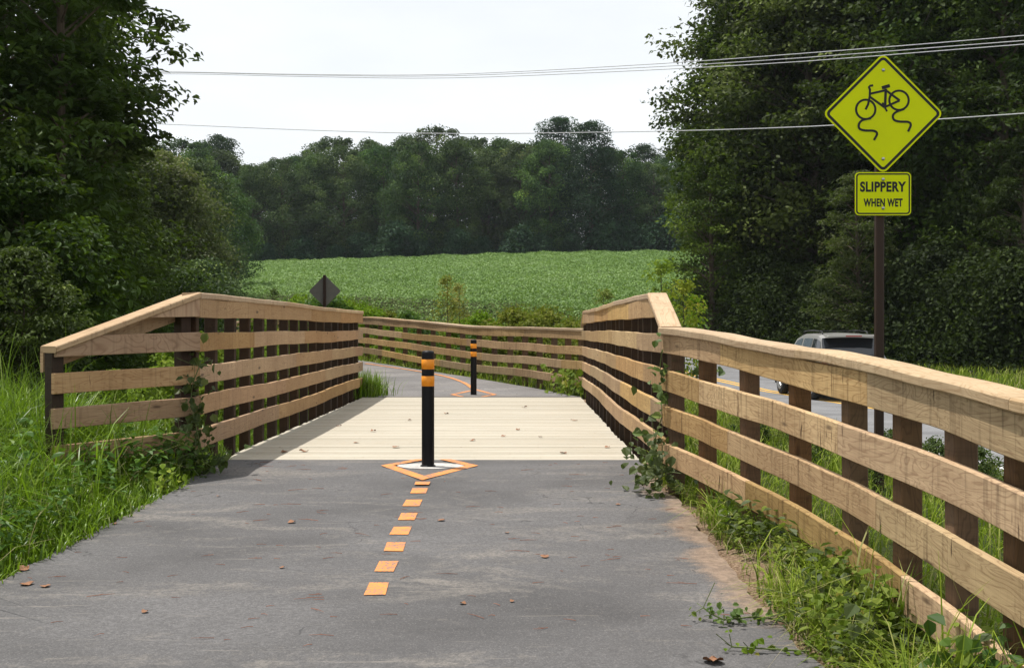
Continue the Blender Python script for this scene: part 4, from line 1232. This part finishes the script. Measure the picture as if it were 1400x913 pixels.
for i, (x, d) in enumerate([(1060, 52), (1100, 50), (1140, 48), (1185, 46.5), (1230, 45), (1280, 43.5), (1330, 42), (1385, 40.5), (1440, 39.5), (1500, 38.5)]):
    u.add(B3[1], px(x, d), d, random.uniform(.9, 1.4))
M['leaf_deep'] = mat_leaf('deep_shade_leaf', (0.010, 0.018, 0.005), (0.034, 0.058, 0.012), (0.08, 0.11, 0.02), 0.15, spec=0.06)  # darkened leaf copy, the shade at the wood's foot is in its colour
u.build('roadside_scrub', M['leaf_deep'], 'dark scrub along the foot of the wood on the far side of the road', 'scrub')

# ------------------------------------------------------------------ grass (uncountable)
def grass(name, XY, h, w, mat, label, bend=0.6, seed=1, zoff=-0.02, cat='grass'):
    r = np.random.default_rng(seed); n = len(XY)
    x, y = XY[:, 0], XY[:, 1]; z = zterr(x, y) + zoff
    a = r.uniform(0, 2 * math.pi, n); dirx, diry = np.cos(a), np.sin(a)
    b = bend * r.uniform(.15, 1.25, n); tw = a + math.pi / 2 + r.uniform(-.7, .7, n)
    wx, wy = np.cos(tw), np.sin(tw)
    K = 4; P = []
    for k in range(K + 1):
        f = k / K
        zz = z + h * (f - .45 * b * f * f * f); out = h * b * .75 * f * f
        ww = w * (1 - f ** 1.6) * .5 + w * .02
        cx, cy = x + dirx * out, y + diry * out
        P.append(np.stack([cx - wx * ww, cy - wy * ww, zz], 1)); P.append(np.stack([cx + wx * ww, cy + wy * ww, zz], 1))
    P = np.stack(P, 1).reshape(-1, 3)
    base = (np.arange(n) * 2 * (K + 1))[:, None]
    Fq = np.concatenate([base + np.array([[2 * k, 2 * k + 1, 2 * k + 3, 2 * k + 2]]) for k in range(K)], 1).reshape(-1, 4)
    rn = np.repeat(np.clip(r.uniform(0, 1, n), 0, 1), K)
    ob = link(name, np_mesh(name, P, Fq, rnd=rn, smooth=True), mat)
    return tag(ob, label, cat, None, 'stuff')
def scatter(n, x0, x1, y0, y1, keep, seed=3):
    r = np.random.default_rng(seed); P = np.stack([r.uniform(x0, x1, n), r.uniform(y0, y1, n)], 1)
    return P[keep(P, r)]
def clump(P, f=1.1, th=-.3): return np.sin(P[:, 0] * 2.3 * f + 1.7 * np.sin(P[:, 1] * 1.9 * f)) + np.sin(P[:, 1] * 3.1 * f + P[:, 0] * f) 
# left verge: tall and rank
P = scatter(70000, -7.2, -2.2, 4.2, 10.6, lambda P, r: (P[:, 0] < edge_l(P[:, 1]) + .05 - r.uniform(0, .12, len(P)) * (r.random(len(P)) < .5)) & (P[:, 0] < -2.36), 5)
dl = edge_l(P[:, 1]) - P[:, 0]
rr = np.random.default_rng(8)
h = (0.12 + .60 * np.clip(dl / 1.2, 0, 1)) * rr.uniform(.6, 1.3, len(P)) * (1 + .12 * clump(P))
tall = rr.random(len(P)) < .05
h = np.where(tall, h * 1.5, h)
grass('verge_grass', P, h, rr.uniform(.007, .015, len(P)), M['grass'], 'tall bright green grass along the left edge of the asphalt path', 1.0, 9)
# broad drooping seed-grass blades
P = scatter(1500, -6.5, -2.7, 5.5, 9.5, lambda P, r: (P[:, 0] < edge_l(P[:, 1]) - .25), 15)
grass('tall_grass', P, np.random.default_rng(2).uniform(.5, .95, len(P)), np.full(len(P), .013), M['grass'], 'long arching grass blades standing above the left verge', 1.1, 19)
# under and behind the left railing
P = scatter(30000, -9, -2.5, 9, 24, lambda P, r: (P[:, 0] < -2.62) & ~far_inside(P[:, 0], P[:, 1]), 25)
grass('shade_grass', P, np.random.default_rng(4).uniform(.15, .5, len(P)), np.full(len(P), .016), M['grass'], 'green grass growing behind the left railing', .9, 29)
P = scatter(3000, -3.1, -2.45, 18.3, 19.8, lambda P, r: P[:, 0] < -2.42, 26)
P2 = P.copy(); P2[:, 0] = -2.55 + np.random.default_rng(6).normal(0, .18, len(P)); P2[:, 1] = 19.0 + np.random.default_rng(7).normal(0, .25, len(P))
grass('grass_tuft', P2[:1500], np.random.default_rng(4).uniform(.2, .55, 1500), np.full(1500, .012), M['grass'], 'bright grass tuft at the far left corner of the deck', .9, 30)
# right verge between path and fence
rx = lambda y: np.interp(y, [1, 2, 3, 4.4, 5.15, 6.1, 6.84, 7.5, 8.13], [1.6, 1.63, 1.63, 1.565, 1.50, 1.40, 1.248, 1.13, 1.0])
def kr(P, r):
    e = edge_r(P[:, 1]); den = np.interp(P[:, 1], [3.5, 4.9, 5.5, 5.9, 7.7, 8.5], [1, .95, .4, .02, .03, .7])
    near_f = np.clip((P[:, 0] - (rx(P[:, 1]) - .16 - .08 * np.sin(P[:, 1] * 4))) / .08, 0, 1)
    return (P[:, 0] > e + .08 * r.random(len(P)) + .03) & (r.random(len(P)) < np.maximum(den * .85, near_f * np.where(P[:, 1] > 5.9, .35, .8))) & (P[:, 0] < rx(P[:, 1]) + .3)
P = scatter(42000, .9, 1.95, 3.2, 8.7, kr, 35)
rr = np.random.default_rng(18)
h = (.05 + .29 * rr.random(len(P)) ** 1.7) * (1 + .3 * clump(P, 2)); tall = rr.random(len(P)) < .02; h = np.where(tall, h * 1.9, h)
grass('verge_grass', P, h, rr.uniform(.005, .012, len(P)), M['grass_dry'], 'sparse yellow green grass at the foot of the right fence', 1.5, 39)
P = np.array([[1.50 + .02 * math.sin(k * 1.3), 4.66 + .05 * math.cos(k * 2.1)] for k in range(14)])
grass('tall_grass', P, np.random.default_rng(3).uniform(.35, .55, len(P)), np.full(len(P), .014), M['grass'], 'clump of wide dark grass blades in front of the lowest board of the right fence', .6, 40)
# bank between fence and road
def kb(P, r):
    d, _ = pdist(P[:, 0].copy(), P[:, 1].copy(), ROADC)
    return (P[:, 0] > np.where(P[:, 1] < 8.1, rx(P[:, 1]) + .15, 1.15)) & (d < -3.95) & (r.random(len(P)) < np.clip(9 / P[:, 1], .25, 1))
P = scatter(75000, 1.1, 8.0, 2.5, 30, kb, 45)
rr = np.random.default_rng(28)
dbk, _ = pdist(P[:, 0].copy(), P[:, 1].copy(), ROADC)
grass('bank_grass', P, rr.uniform(.10, .34, len(P)) * (1 + .2 * clump(P)) * np.clip((-dbk - 3.7) / 3.5, .14, 1), np.clip(.0012 * P[:, 1], .008, .02), M['grass_dry'], 'rough grass on the bank between the right fence and the road', 1.0, 49)
# beyond the bridge, both sides of the far path
def kf(P, r):
    d, _ = pdist(P[:, 0].copy(), P[:, 1].copy(), ROADC)
    return ~far_inside(P[:, 0], P[:, 1]) & (d < -4.0) & (P[:, 1] > 18.7)
P = scatter(120000, -16, 7, 18.7, 50, kf, 55)
rr = np.random.default_rng(38)
dpp, _ = pdist(P[:, 0].copy(), P[:, 1].copy(), PATHC)
hh = (.14 + .24 * np.clip((np.abs(dpp) - 1.8) / .8, 0, 1)) * rr.uniform(.6, 1.3, len(P))
grass('far_verge_grass', P, hh, np.clip(.0009 * P[:, 1], .012, .04), M['grass_dry'], 'green grass beside the path beyond the bridge', .9, 59)
def kg(P, r):
    d, _ = pdist(P[:, 0].copy(), P[:, 1].copy(), ROADC)
    return (d > 3.9) & (d < 13)
P = scatter(90000, 0, 30, 20, 75, kg, 56)
grass('far_roadside_grass', P, np.random.default_rng(39).uniform(.15, .5, len(P)), np.full(len(P), .035), M['grass_dry'], 'grass on the far side of the road in front of the dark wood', .8, 69)

# soybean field
def ks(P, r):
    d, _ = pdist(P[:, 0].copy(), P[:, 1].copy(), ROADC)
    xi = 708 + F * P[:, 0] / P[:, 1]
    return (d > 4.6) & (xi > 270) & (xi < 1060) & (P[:, 1] < 162 + 0.04 * P[:, 0]) & (P[:, 0] < 12 + .16 * P[:, 1])
P = scatter(900000, -46, 38, 54, 163, ks, 65)
r = np.random.default_rng(66); n = len(P)
hgt = .42 + .06 * np.sin((P[:, 0] * .94 + P[:, 1] * .34) * 2 * math.pi / 1.9) + .10 * np.sin(P[:, 0] * .9 + 2 * np.sin(P[:, 1] * .35)) + .05 * np.sin(P[:, 1] * 8.2) 
z = zterr(P[:, 0], P[:, 1]) + hgt * r.uniform(.35, 1.15, n)
C = np.stack([P[:, 0], P[:, 1], z], 1)
Nn = unit(np.array([0, -.15, .8]) + r.normal(0, .5, (n, 3))); D = unit(r.normal(0, 1, (n, 3)))
V, Fq = leaf_arrays(C, Nn, D, (.085 + .0008 * P[:, 1]) * r.uniform(.6, 1.3, n), .85)
big = .5 + .28 * np.sin(P[:, 0] * .21 + 1.3 * np.sin(P[:, 1] * .09)) * np.sin(P[:, 1] * .13 + 1)
ob = link('crop_field', np_mesh('crop_field', V, Fq, rnd=np.clip(r.uniform(0, 1, n) * .8 + (big - .4) * .4, 0, 1)), M['soy'])
tag(ob, 'broad field of leafy green soybean plants rising to the far wood', 'crop field', None, 'stuff')

# ------------------------------------------------------------------ vines and creeping weeds
def vine(name, pts, nleaf, size, label, spread=.09, seed=1, mat='leaf_vine', cat='vine'):
    t = empty(name, pts[0], 0, label, cat)
    r = np.random.default_rng(seed); o = Vector(pts[0])
    ln = smooth_line(pts, .05); m = MB(); m.tube([p - o for p in ln], .004, 5)
    for k in range(nleaf // 5):
        a = ln[r.integers(len(ln))] - o; m.tube([a, a + Vector(r.normal(0, spread, 3)) + Vector((0, 0, .02))], .0018, 4, False)
    m.build('stem', M['stem'], t)
    ci = r.integers(0, len(ln), nleaf); C = np.array([ln[i] - o for i in ci]) + r.normal(0, spread, (nleaf, 3)) * np.array([.9, .7, 1])
    Nn = unit(np.array([-.15, -.5, .6]) + r.normal(0, .35, (nleaf, 3))); D = unit(np.array([0, -.2, -.8]) + r.normal(0, .5, (nleaf, 3)))
    V, Fq = leaf_arrays(C, Nn, D, size * r.uniform(.55, 1.3, nleaf), .85, 'leaf')
    link('foliage', np_mesh('foliage', V, Fq, rnd=np.repeat(r.random(nleaf), 2)), M[mat], t)
    return t
vine('vine', [(-2.34, 8.85, -.02), (-2.42, 8.82, .3), (-2.47, 8.84, .6), (-2.40, 8.86, .84)], 120, .068, 'green vine climbing the corner of the left railing', .075, 3)
vine('vine', [(-2.60, 8.55, 0.05), (-2.45, 8.70, .15), (-2.30, 8.8, .04)], 130, .062, 'leafy vine heaped at the foot of the left railing corner', .12, 4)
vine('vine', [(.90, 8.35, -.03), (.96, 8.2, .3), (1.03, 8.1, .62), (.98, 8.06, .78), (.99, 8.05, .93)], 62, .068, 'green vine climbing the corner post of the right railing', .06, 5)
vine('vine', [(.88, 8.1, 0.02), (.98, 7.9, .1), (.93, 8.2, .3)], 130, .062, 'leafy vine mound at the foot of the right railing corner', .11, 6)
vine('vine', [(1.03, 8.0, .72), (1.22, 7.95, .80), (1.36, 8.0, .78)], 16, .06, 'thin leafy tendril reaching between the boards of the right fence', .03, 7)
grass('tall_grass', np.array([[1.22 + .03 * math.sin(k * 2.3), 7.15 + .35 * math.cos(k * 1.7)] for k in range(70)]), np.random.default_rng(5).uniform(.2, .42, 70), np.full(70, .011), M['grass'], 'arching grass tuft in front of the right fence beside the bare soil', 1.2, 41)
def small_plant(seed, n, h, spread, leaf):
    r = np.random.default_rng(seed); f = np.linspace(.15, 1, n) ** .8; a = np.arange(n) * 2.4 + r.uniform(-.4, .4, n)
    rad = spread * (1.1 - f * .6) * r.uniform(.5, 1.1, n)
    C = np.stack([np.cos(a) * rad, np.sin(a) * rad, h * f], 1)
    D = unit(np.stack([np.cos(a), np.sin(a), r.uniform(-.2, .4, n)], 1)); Nn = unit(np.array([0, 0, 1]) + r.normal(0, .3, (n, 3)))
    V, Fq = leaf_arrays(C, Nn, D, leaf * r.uniform(.6, 1.25, n), .6, 'leaf')
    return np_mesh('plant', V, Fq, rnd=np.repeat(r.random(n), 2))
SP = [small_plant(k, 9 + 2 * k, .12 + .03 * k, .045 + .008 * k, .045 + .004 * k) for k in range(5)]
u = Stuff(); u3 = Stuff()
for i in range(125):
    y = random.uniform(3.7, 6.6); x = random.uniform(float(edge_r(y)) + .04 if y < 5.2 else float(rx(y)) - .16, float(rx(y)) + .1)
    (u if i % 2 else u3).add(random.choice(SP), x, y, random.uniform(.7, 1.35), z=float(zpath(y)) - .01)
u.build('broad_leaved_weeds', M['leaf_vine'], 'small broad leaved weeds mixed into the grass along the right edge of the path', 'weeds')
u3.build('broad_leaved_weeds', M['leaf_bright'], 'pale green broad leaved weeds scattered in the grass at the lower right', 'weeds')
u = Stuff()
for i in range(150):
    y = random.uniform(5.2, 9.0); x = float(edge_l(y)) - random.uniform(.03, 1.4)
    u.add(random.choice(SP), x, y, random.uniform(.8, 1.5), z=float(zpath(y)) + min(.3, .25 * (float(edge_l(y)) - x)))
u.build('broad_leaved_weeds', M['leaf_vine'], 'broad leaved weeds half buried in the tall grass left of the path', 'weeds')
r_ = np.random.default_rng(91)
P = np.stack([r_.uniform(-5.5, -2.55, 500), r_.uniform(5.4, 9.4, 500)], 1)
M['straw'] = mat_leaf('dry_straw', (0.30, 0.25, 0.12), (0.45, 0.40, 0.24), None, 0.3, hue_by_obj=False)
grass('dry_stalks', P, r_.uniform(.3, .7, 500), np.full(500, .005), M['straw'], 'dry straw coloured stalks among the green grass on the left', 1.3, 92)
P = np.stack([r_.uniform(1.12, 1.6, 260), r_.uniform(3.8, 6.4, 260)], 1)
grass('dry_stalks', P, r_.uniform(.12, .32, 260), np.full(260, .0035), M['straw'], 'dry straw coloured stalks among the grass below the right fence', 1.5, 93)
vine('creeping_weed', [(1.66, 3.7, -.15), (1.56, 3.8, -.10), (1.47, 3.85, -.18)], 240, .055, 'broad leaved creeping weed in the bottom right corner below the fence', .11, 8, 'leaf_vine', 'weed')
vine('creeping_weed', [(1.18, 5.0, -.18), (1.02, 5.02, -.15), (.88, 5.0, -.16), (.80, 5.05, -.12)], 75, .032, 'small leaved runner creeping over the right edge of the asphalt', .035, 9, 'leaf_vine', 'weed')
vine('creeping_weed', [(1.15, 4.62, -.19), (.98, 4.62, -.18), (.85, 4.65, -.18)], 45, .03, 'small runner weed lower down on the right edge of the asphalt', .035, 10, 'leaf_bright', 'weed')
vine('leafy_weed', [(1.0, 18.9, .0), (.85, 19.3, .15), (.72, 19.6, .25)], 130, .11, 'leafy weed at the far right corner of the deck', .16, 11, 'leaf_bright', 'weed')
for i, (x, y, lab) in enumerate([(1.25, 5.1, 'low broad leaved weed in the grass midway along the right fence'), (1.33, 4.7, 'low weed in the grass nearest the bottom of the photo'), (1.22, 4.5, 'bright weed at the path edge near the bottom of the photo')]):
    z = float(zpath(y)); vine('leafy_weed', [(x, y, z), (x + .05, y, z + .08), (x + .1, y - .05, z + .1)], 110, .032, lab, .1, 20 + i, 'leaf_bright', 'weed')
vine('leafy_weed', [(-2.50, 8.0, -.03), (-2.45, 8.1, .02), (-2.42, 8.2, .03)], 60, .06, 'pale broad leaved weed at the left edge of the asphalt', .05, 30, 'leaf_bright', 'weed')

# ------------------------------------------------------------------ litter
r = np.random.default_rng(77); mb = MB()
n = 150
for k in range(n):
    y = r.uniform(4.7, 9.5) ** 1.0; x = r.uniform(-2.4, 1.0); z = float(zpath(y)) + .004; a = r.normal(0, .5) + (math.pi if r.random() < .5 else 0); L = r.uniform(.02, .05) + .11 * r.random() ** 3
    p0 = Vector((x, y, z)); d = Vector((math.cos(a), math.sin(a), 0))
    mb.tube([p0, p0 + d * L * .5 + Vector((0, r.normal(0, .006), .002)), p0 + d * L], [.0014, .0012, .0006], 4)
    if L > .06: mb.tube([p0 + d * L * .3, p0 + d * L * .6 + Vector((r.normal(0, .004), r.normal(0, .012), .004))], [.001, .0006], 4)
ob = mb.build('needle_litter', M['litter']); tag(ob, 'fine brown pine needles and twigs strewn on the near asphalt', 'litter', None, 'stuff')
def dry_leaf(x, y, z, s, rz, label, grp):
    V = []; Fc = []; n = 7
    prof = [0, .28, .42, .45, .36, .2, 0.02]
    for k in range(n):
        u = (k / (n - 1) - .5) * s
        for sg in (-1, 0, 1):
            curl = .22 * s * (abs(sg) * .8 + .5 * math.sin(k * 1.1 + x * 9))
            V.append((u, sg * prof[k] * s, .003 + abs(curl) * (.5 + .5 * math.sin(k + y * 7))))
    for k in range(n - 1):
        for j in range(2): Fc.append((k * 3 + j, k * 3 + j + 1, k * 3 + j + 4, k * 3 + j + 3))
    ob = link('dry_leaf', poly_mesh('dry_leaf', V, Fc), M['dry_leaf']); ob.location = (x, y, z); ob.rotation_euler = (0, 0, rz)
    return tag(ob, label, 'leaf', grp)
for (pxx, pyy, s) in [(35, 800, .07), (30, 780, .07), (398, 715, .055), (603, 712, .05), (745, 762, .05), (693, 729, .03), (633, 826, .035), (197, 838, .035), (385, 777, .03), (155, 717, .04), (60, 803, .05), (298, 679, .03), (700, 823, .025), (845, 690, .035), (975, 905, .09)]:
    yy = 1.485 / ((pyy - 450) / F + 0.045); xx = (pxx - 708) * yy / F
    dry_leaf(xx, yy, float(zpath(yy)) + .002, s, random.uniform(0, 6), {(35, 800): 'curled brown leaf on the asphalt at the left edge, larger of a pair', (30, 780): 'reddish brown leaf at the foot of the left grass', (60, 803): 'small brown leaf just right of the pair at the left edge', (398, 715): 'dark curled leaf halfway between the left grass and the dashes', (603, 712): 'brown leaf lying just right of the fourth orange dash', (745, 762): 'leaf lying in the middle of the right half of the near path', (975, 905): 'largest brown leaf, at the bottom of the photo below the creeping weed'}.get((pxx, pyy), 'tiny curled brown leaf lying on the near asphalt'), 'dry leaves scattered on the near asphalt')
for (pxx, pyy, s) in [(388, 619, .07), (415, 618, .08), (541, 612, .08), (646, 603, .06), (708, 588, .05), (770, 620, .07), (717, 557, .08), (688, 597, .06), (560, 575, .06), (463, 583, .06), (785, 575, .08), (830, 612, .06), (610, 566, .07), (510, 590, .07), (739, 598, .05), (487, 606, .06)]:
    yy = 1.08 * F / (pyy - 450); xx = (pxx - 708) * yy / F
    dry_leaf(xx, yy, .004, s, random.uniform(0, 6), 'small dry brown leaf lying on the pale deck planks', 'dry leaves scattered on the deck')

# ------------------------------------------------------------------ power lines
def wire(pts, depth, r, label):
    P = [Vector(((x - 708) * d / F, d, HC + (450 - y) * d / F)) for (x, y), d in zip(pts, depth)]
    ln = smooth_line(P, 1.5); o = ln[0]
    ob = MB().tube([p - o for p in ln], r * .78, 6).build('power_line', M['wire'], smooth=True); ob.location = o
    return tag(ob, label, 'wire', 'overhead wires crossing the view')
xs_ = [-400, -50, 205, 420, 620, 900, 1100, 1282, 1400, 1700]
dep = [62, 56, 52, 49, 46, 42, 39, 36.5, 35, 31]
wire(list(zip(xs_, [104, 99, 98, 102, 102, 88, 74, 60, 50, 22])), dep, .018, 'topmost of the three upper overhead wires')
wire(list(zip(xs_, [110, 102, 99, 103, 104, 92, 80, 66, 57, 32])), [d + .4 for d in dep], .018, 'middle of the three upper overhead wires')
wire(list(zip(xs_, [116, 106, 101, 105, 107, 96, 85, 71, 62, 38])), [d - .4 for d in dep], .018, 'lowest of the three upper overhead wires')
wire(list(zip(xs_, [140, 160, 169, 178, 183, 180, 174, 164, 156, 128])), [d - 1.5 for d in dep], .020, 'single lower overhead wire passing behind the diamond sign')

# ------------------------------------------------------------------ car
def build_car(x, y, z, rz):
    body_m = mat_plain('silver_car_paint', (0.24, 0.235, 0.22), 0.35, metal=.15, coat=.4, var=.02)
    glass = mat_plain('dark_car_glass', (0.012, 0.014, 0.017), 0.06, spec=.8, var=.02)
    glass2 = mat_plain('side_window_glass', (0.10, 0.12, 0.14), 0.05, spec=1.0, var=.05)
    plast = mat_plain('black_car_plastic', (0.02, 0.02, 0.02), 0.6)
    red = mat_plain('red_lamp_lens', (0.28, 0.015, 0.012), 0.2, spec=.6)
    rub = mat_plain('tyre_rubber', (0.018, 0.018, 0.018), 0.8)
    chrome = mat_plain('alloy_wheel', (0.5, 0.5, 0.5), 0.3, metal=.9)
    car = empty('parked_car' if False else 'car', (x, y, z), rz, 'silver estate off-roader with dark rear glass driving away behind the right fence', 'car')
    # local: +y forward, rear bumper at y=0, left side x=-.9 ; sections along y : (y, half width low, z bottom, belt z, half width belt, roof z, half width roof)
    secs = [(-.02, .80, .45, .95, .80, .98, .70), (0.05, .88, .38, 1.02, .875, 1.06, .76), (.22, .90, .34, 1.03, .89, 1.30, .76), (.48, .90, .32, 1.03, .895, 1.62, .71), (.75, .90, .30, 1.03, .90, 1.70, .70),
            (1.4, .90, .30, 1.02, .90, 1.725, .70), (2.1, .90, .30, 1.01, .90, 1.71, .69), (2.55, .90, .30, 1.0, .90, 1.62, .68), (3.05, .90, .30, .99, .89, 1.14, .76), (3.25, .90, .32, .97, .88, 1.03, .78), (3.9, .88, .34, .93, .85, .97, .74), (4.25, .84, .36, .82, .80, .86, .68), (4.36, .78, .42, .68, .74, .72, .60)]
    V = []; Fc = []
    def ring(s):
        y_, wl, zb, zbelt, wb, zr_, wr_ = s
        return [(-wl * .96, y_, zb), (-wl, y_, zb + .2), (-wb * 1.005, y_, (zb + zbelt) / 2 + .1), (-wb, y_, zbelt), (-wr_ - .01, y_, zr_ - .05), (-wr_ + .09, y_, zr_ - .005), (0, y_, zr_ + .02),
                (wr_ - .09, y_, zr_ - .005), (wr_ + .01, y_, zr_ - .05), (wb, y_, zbelt), (wb * 1.005, y_, (zb + zbelt) / 2 + .1), (wl, y_, zb + .2), (wl * .96, y_, zb)]
    rings = [ring(s) for s in secs]; n = 13
    for rg in rings: V += rg
    for i in range(len(rings) - 1):
        for k in range(n):
            j = (k + 1) % n
            Fc.append((i * n + j, i * n + k, (i + 1) * n + k, (i + 1) * n + j))
    Fc.append(tuple(range(n))); Fc.append(tuple(reversed(range((len(rings) - 1) * n, len(rings) * n))))
    b = link('body', poly_mesh('body', V, Fc, False), body_m, car)
    def sidept(s, y_, f):   # point on the glasshouse side, f 0 belt .. 1 roof
        q = [np.interp(y_, [a[0] for a in secs], [a[i] for a in secs]) for i in range(7)]
        x_ = q[4] + (q[6] + .01 - q[4]) * f; z_ = q[3] + (q[5] - .05 - q[3]) * f
        return (s * (x_ + .006), y_, z_)
    for s in (-1, 1):
        for nm, y0, y1, y0t, y1t in (('quarter_window', .16, 1.02, .50, 1.04), ('side_window', 1.10, 1.80, 1.10, 1.80), ('side_window', 1.92, 2.95, 1.92, 2.45)):
            N_ = 8; top_ = [sidept(s, y0t + (y1t - y0t) * k / N_, .88) for k in range(N_ + 1)]; bot = [sidept(s, y0 + (y1 - y0) * k / N_, .08) for k in range(N_ + 1)]
            vv = bot + top_; fc = [(k, k + 1, N_ + 2 + k, N_ + 1 + k) for k in range(N_)]
            link(nm, poly_mesh(nm, vv, fc), glass if nm == 'quarter_window' else glass2, car)
    # rear window wraps the tail (1.03 .. 1.62)
    m = MB(); m.add([(-.84, .04, 1.05), (.84, .04, 1.05), (.86, .20, 1.28), (.70, .455, 1.585), (-.70, .455, 1.585), (-.86, .20, 1.28)], [])
    vv = []
    for y_, z_, w_ in ((.035, 1.07, .79), (.12, 1.19, .80), (.205, 1.315, .79), (.33, 1.46, .76), (.44, 1.60, .72)):
        for k in range(7):
            f = k / 3 - 1; vv.append((w_ * f, y_ - .018 + .05 * f ** 4, z_ + .022 * (1 - f * f)))
    link('rear_window', poly_mesh('rear_window', vv, [(i * 7 + k, i * 7 + k + 1, i * 7 + k + 8, i * 7 + k + 7) for i in range(4) for k in range(6)], True), glass, car)
    MB().box((0, .30, 1.665), (1.36, .34, .035), Matrix.Rotation(R(6), 3, 'X'), ch=.01).build('roof_spoiler', body_m, car)
    MB().box((0, .125, 1.655), (.42, .012, .03)).build('brake_light', red, car)
    MB().tube([(.02, .06, 1.10), (.25, .075, 1.15), (.52, .09, 1.17)], .012, 6).build('rear_wiper', plast, car)
    for s in (-1, 1):
        MB().box((s * .81, -.005, .84), (.14, .09, .34), ch=.012).build('tail_light', red, car)
        m = MB(); m.tube([(s * .60, .75, 1.70), (s * .60, .82, 1.775), (s * .60, 1.6, 1.80), (s * .60, 2.2, 1.775), (s * .60, 2.28, 1.71)], .018, 6); m.build('roof_rail', plast, car)
    for yy_ in (1.0, 1.9):
        MB().box((0, yy_, 1.79), (1.24, .05, .025)).build('roof_bar', plast, car)
    MB().box((0, -.06, .52), (1.66, .14, .20), ch=.02).build('rear_bumper', plast, car)
    MB().box((0, -.03, .80), (.34, .02, .16)).build('number_plate', mat_plain('plate_white', (.6, .6, .6), .5), car)
    MB().box((0, 2.2, .38), (1.62, 3.5, .14)).build('underbody', plast, car)
    for s in (-1, 1):
        for yy_ in (.80, 3.48):
            w = bpy.data.objects.new('wheel', None); COL.objects.link(w); w.parent = car; w.location = (s * .80, yy_, .345)
            m = MB(); m.tube([(-.11, 0, 0), (-.10, 0, 0), (-.06, 0, 0), (.06, 0, 0), (.10, 0, 0), (.11, 0, 0)], [.26, .325, .345, .345, .325, .26], 24); m.build('tyre', rub, w, True)
            m = MB(); m.tube([(s * .10, 0, 0), (s * .125, 0, 0), (s * .128, 0, 0)], [.215, .20, .05], 20)
            for k in range(5):
                a = 2 * math.pi * k / 5; m.box((s * .125, .11 * math.cos(a), .11 * math.sin(a)), (.02, .045, .16), Matrix.Rotation(a - math.pi / 2, 3, 'X'))
            m.build('rim', chrome, w)
        # dark wheel-arch lips
            m = MB(); pts = [(s * .897, yy_ + .41 * math.cos(t), .345 + .41 * math.sin(t)) for t in np.linspace(-.1, math.pi + .1, 13)]; m.tube(pts, .025, 5); m.build('wheel_arch', plast, car)
        MB().box((s * .97, 2.75, 1.08), (.17, .12, .15), ch=.02).build('wing_mirror', body_m, car)
    return car
build_car(8.62, 29.9, float(zroad(31)) + .01, R(4.5))

# ------------------------------------------------------------------ haze
hz = bpy.data.materials.new('haze'); hz.use_nodes = True; t_ = hz.node_tree; t_.nodes.clear()
ho = t_.nodes.new('ShaderNodeOutputMaterial'); pv = t_.nodes.new('ShaderNodeVolumePrincipled')
pv.inputs['Density'].default_value = 0.00013; pv.inputs['Color'].default_value = (0.82, 0.90, 1.0, 1); pv.inputs['Anisotropy'].default_value = 0.1
t_.links.new(pv.outputs[0], ho.inputs['Volume'])
ob = MB().box((0, 210, 26), (860, 560, 64)).build('haze', hz)
tag(ob, 'thin pale summer haze filling the air over the field', 'haze', None, 'stuff')
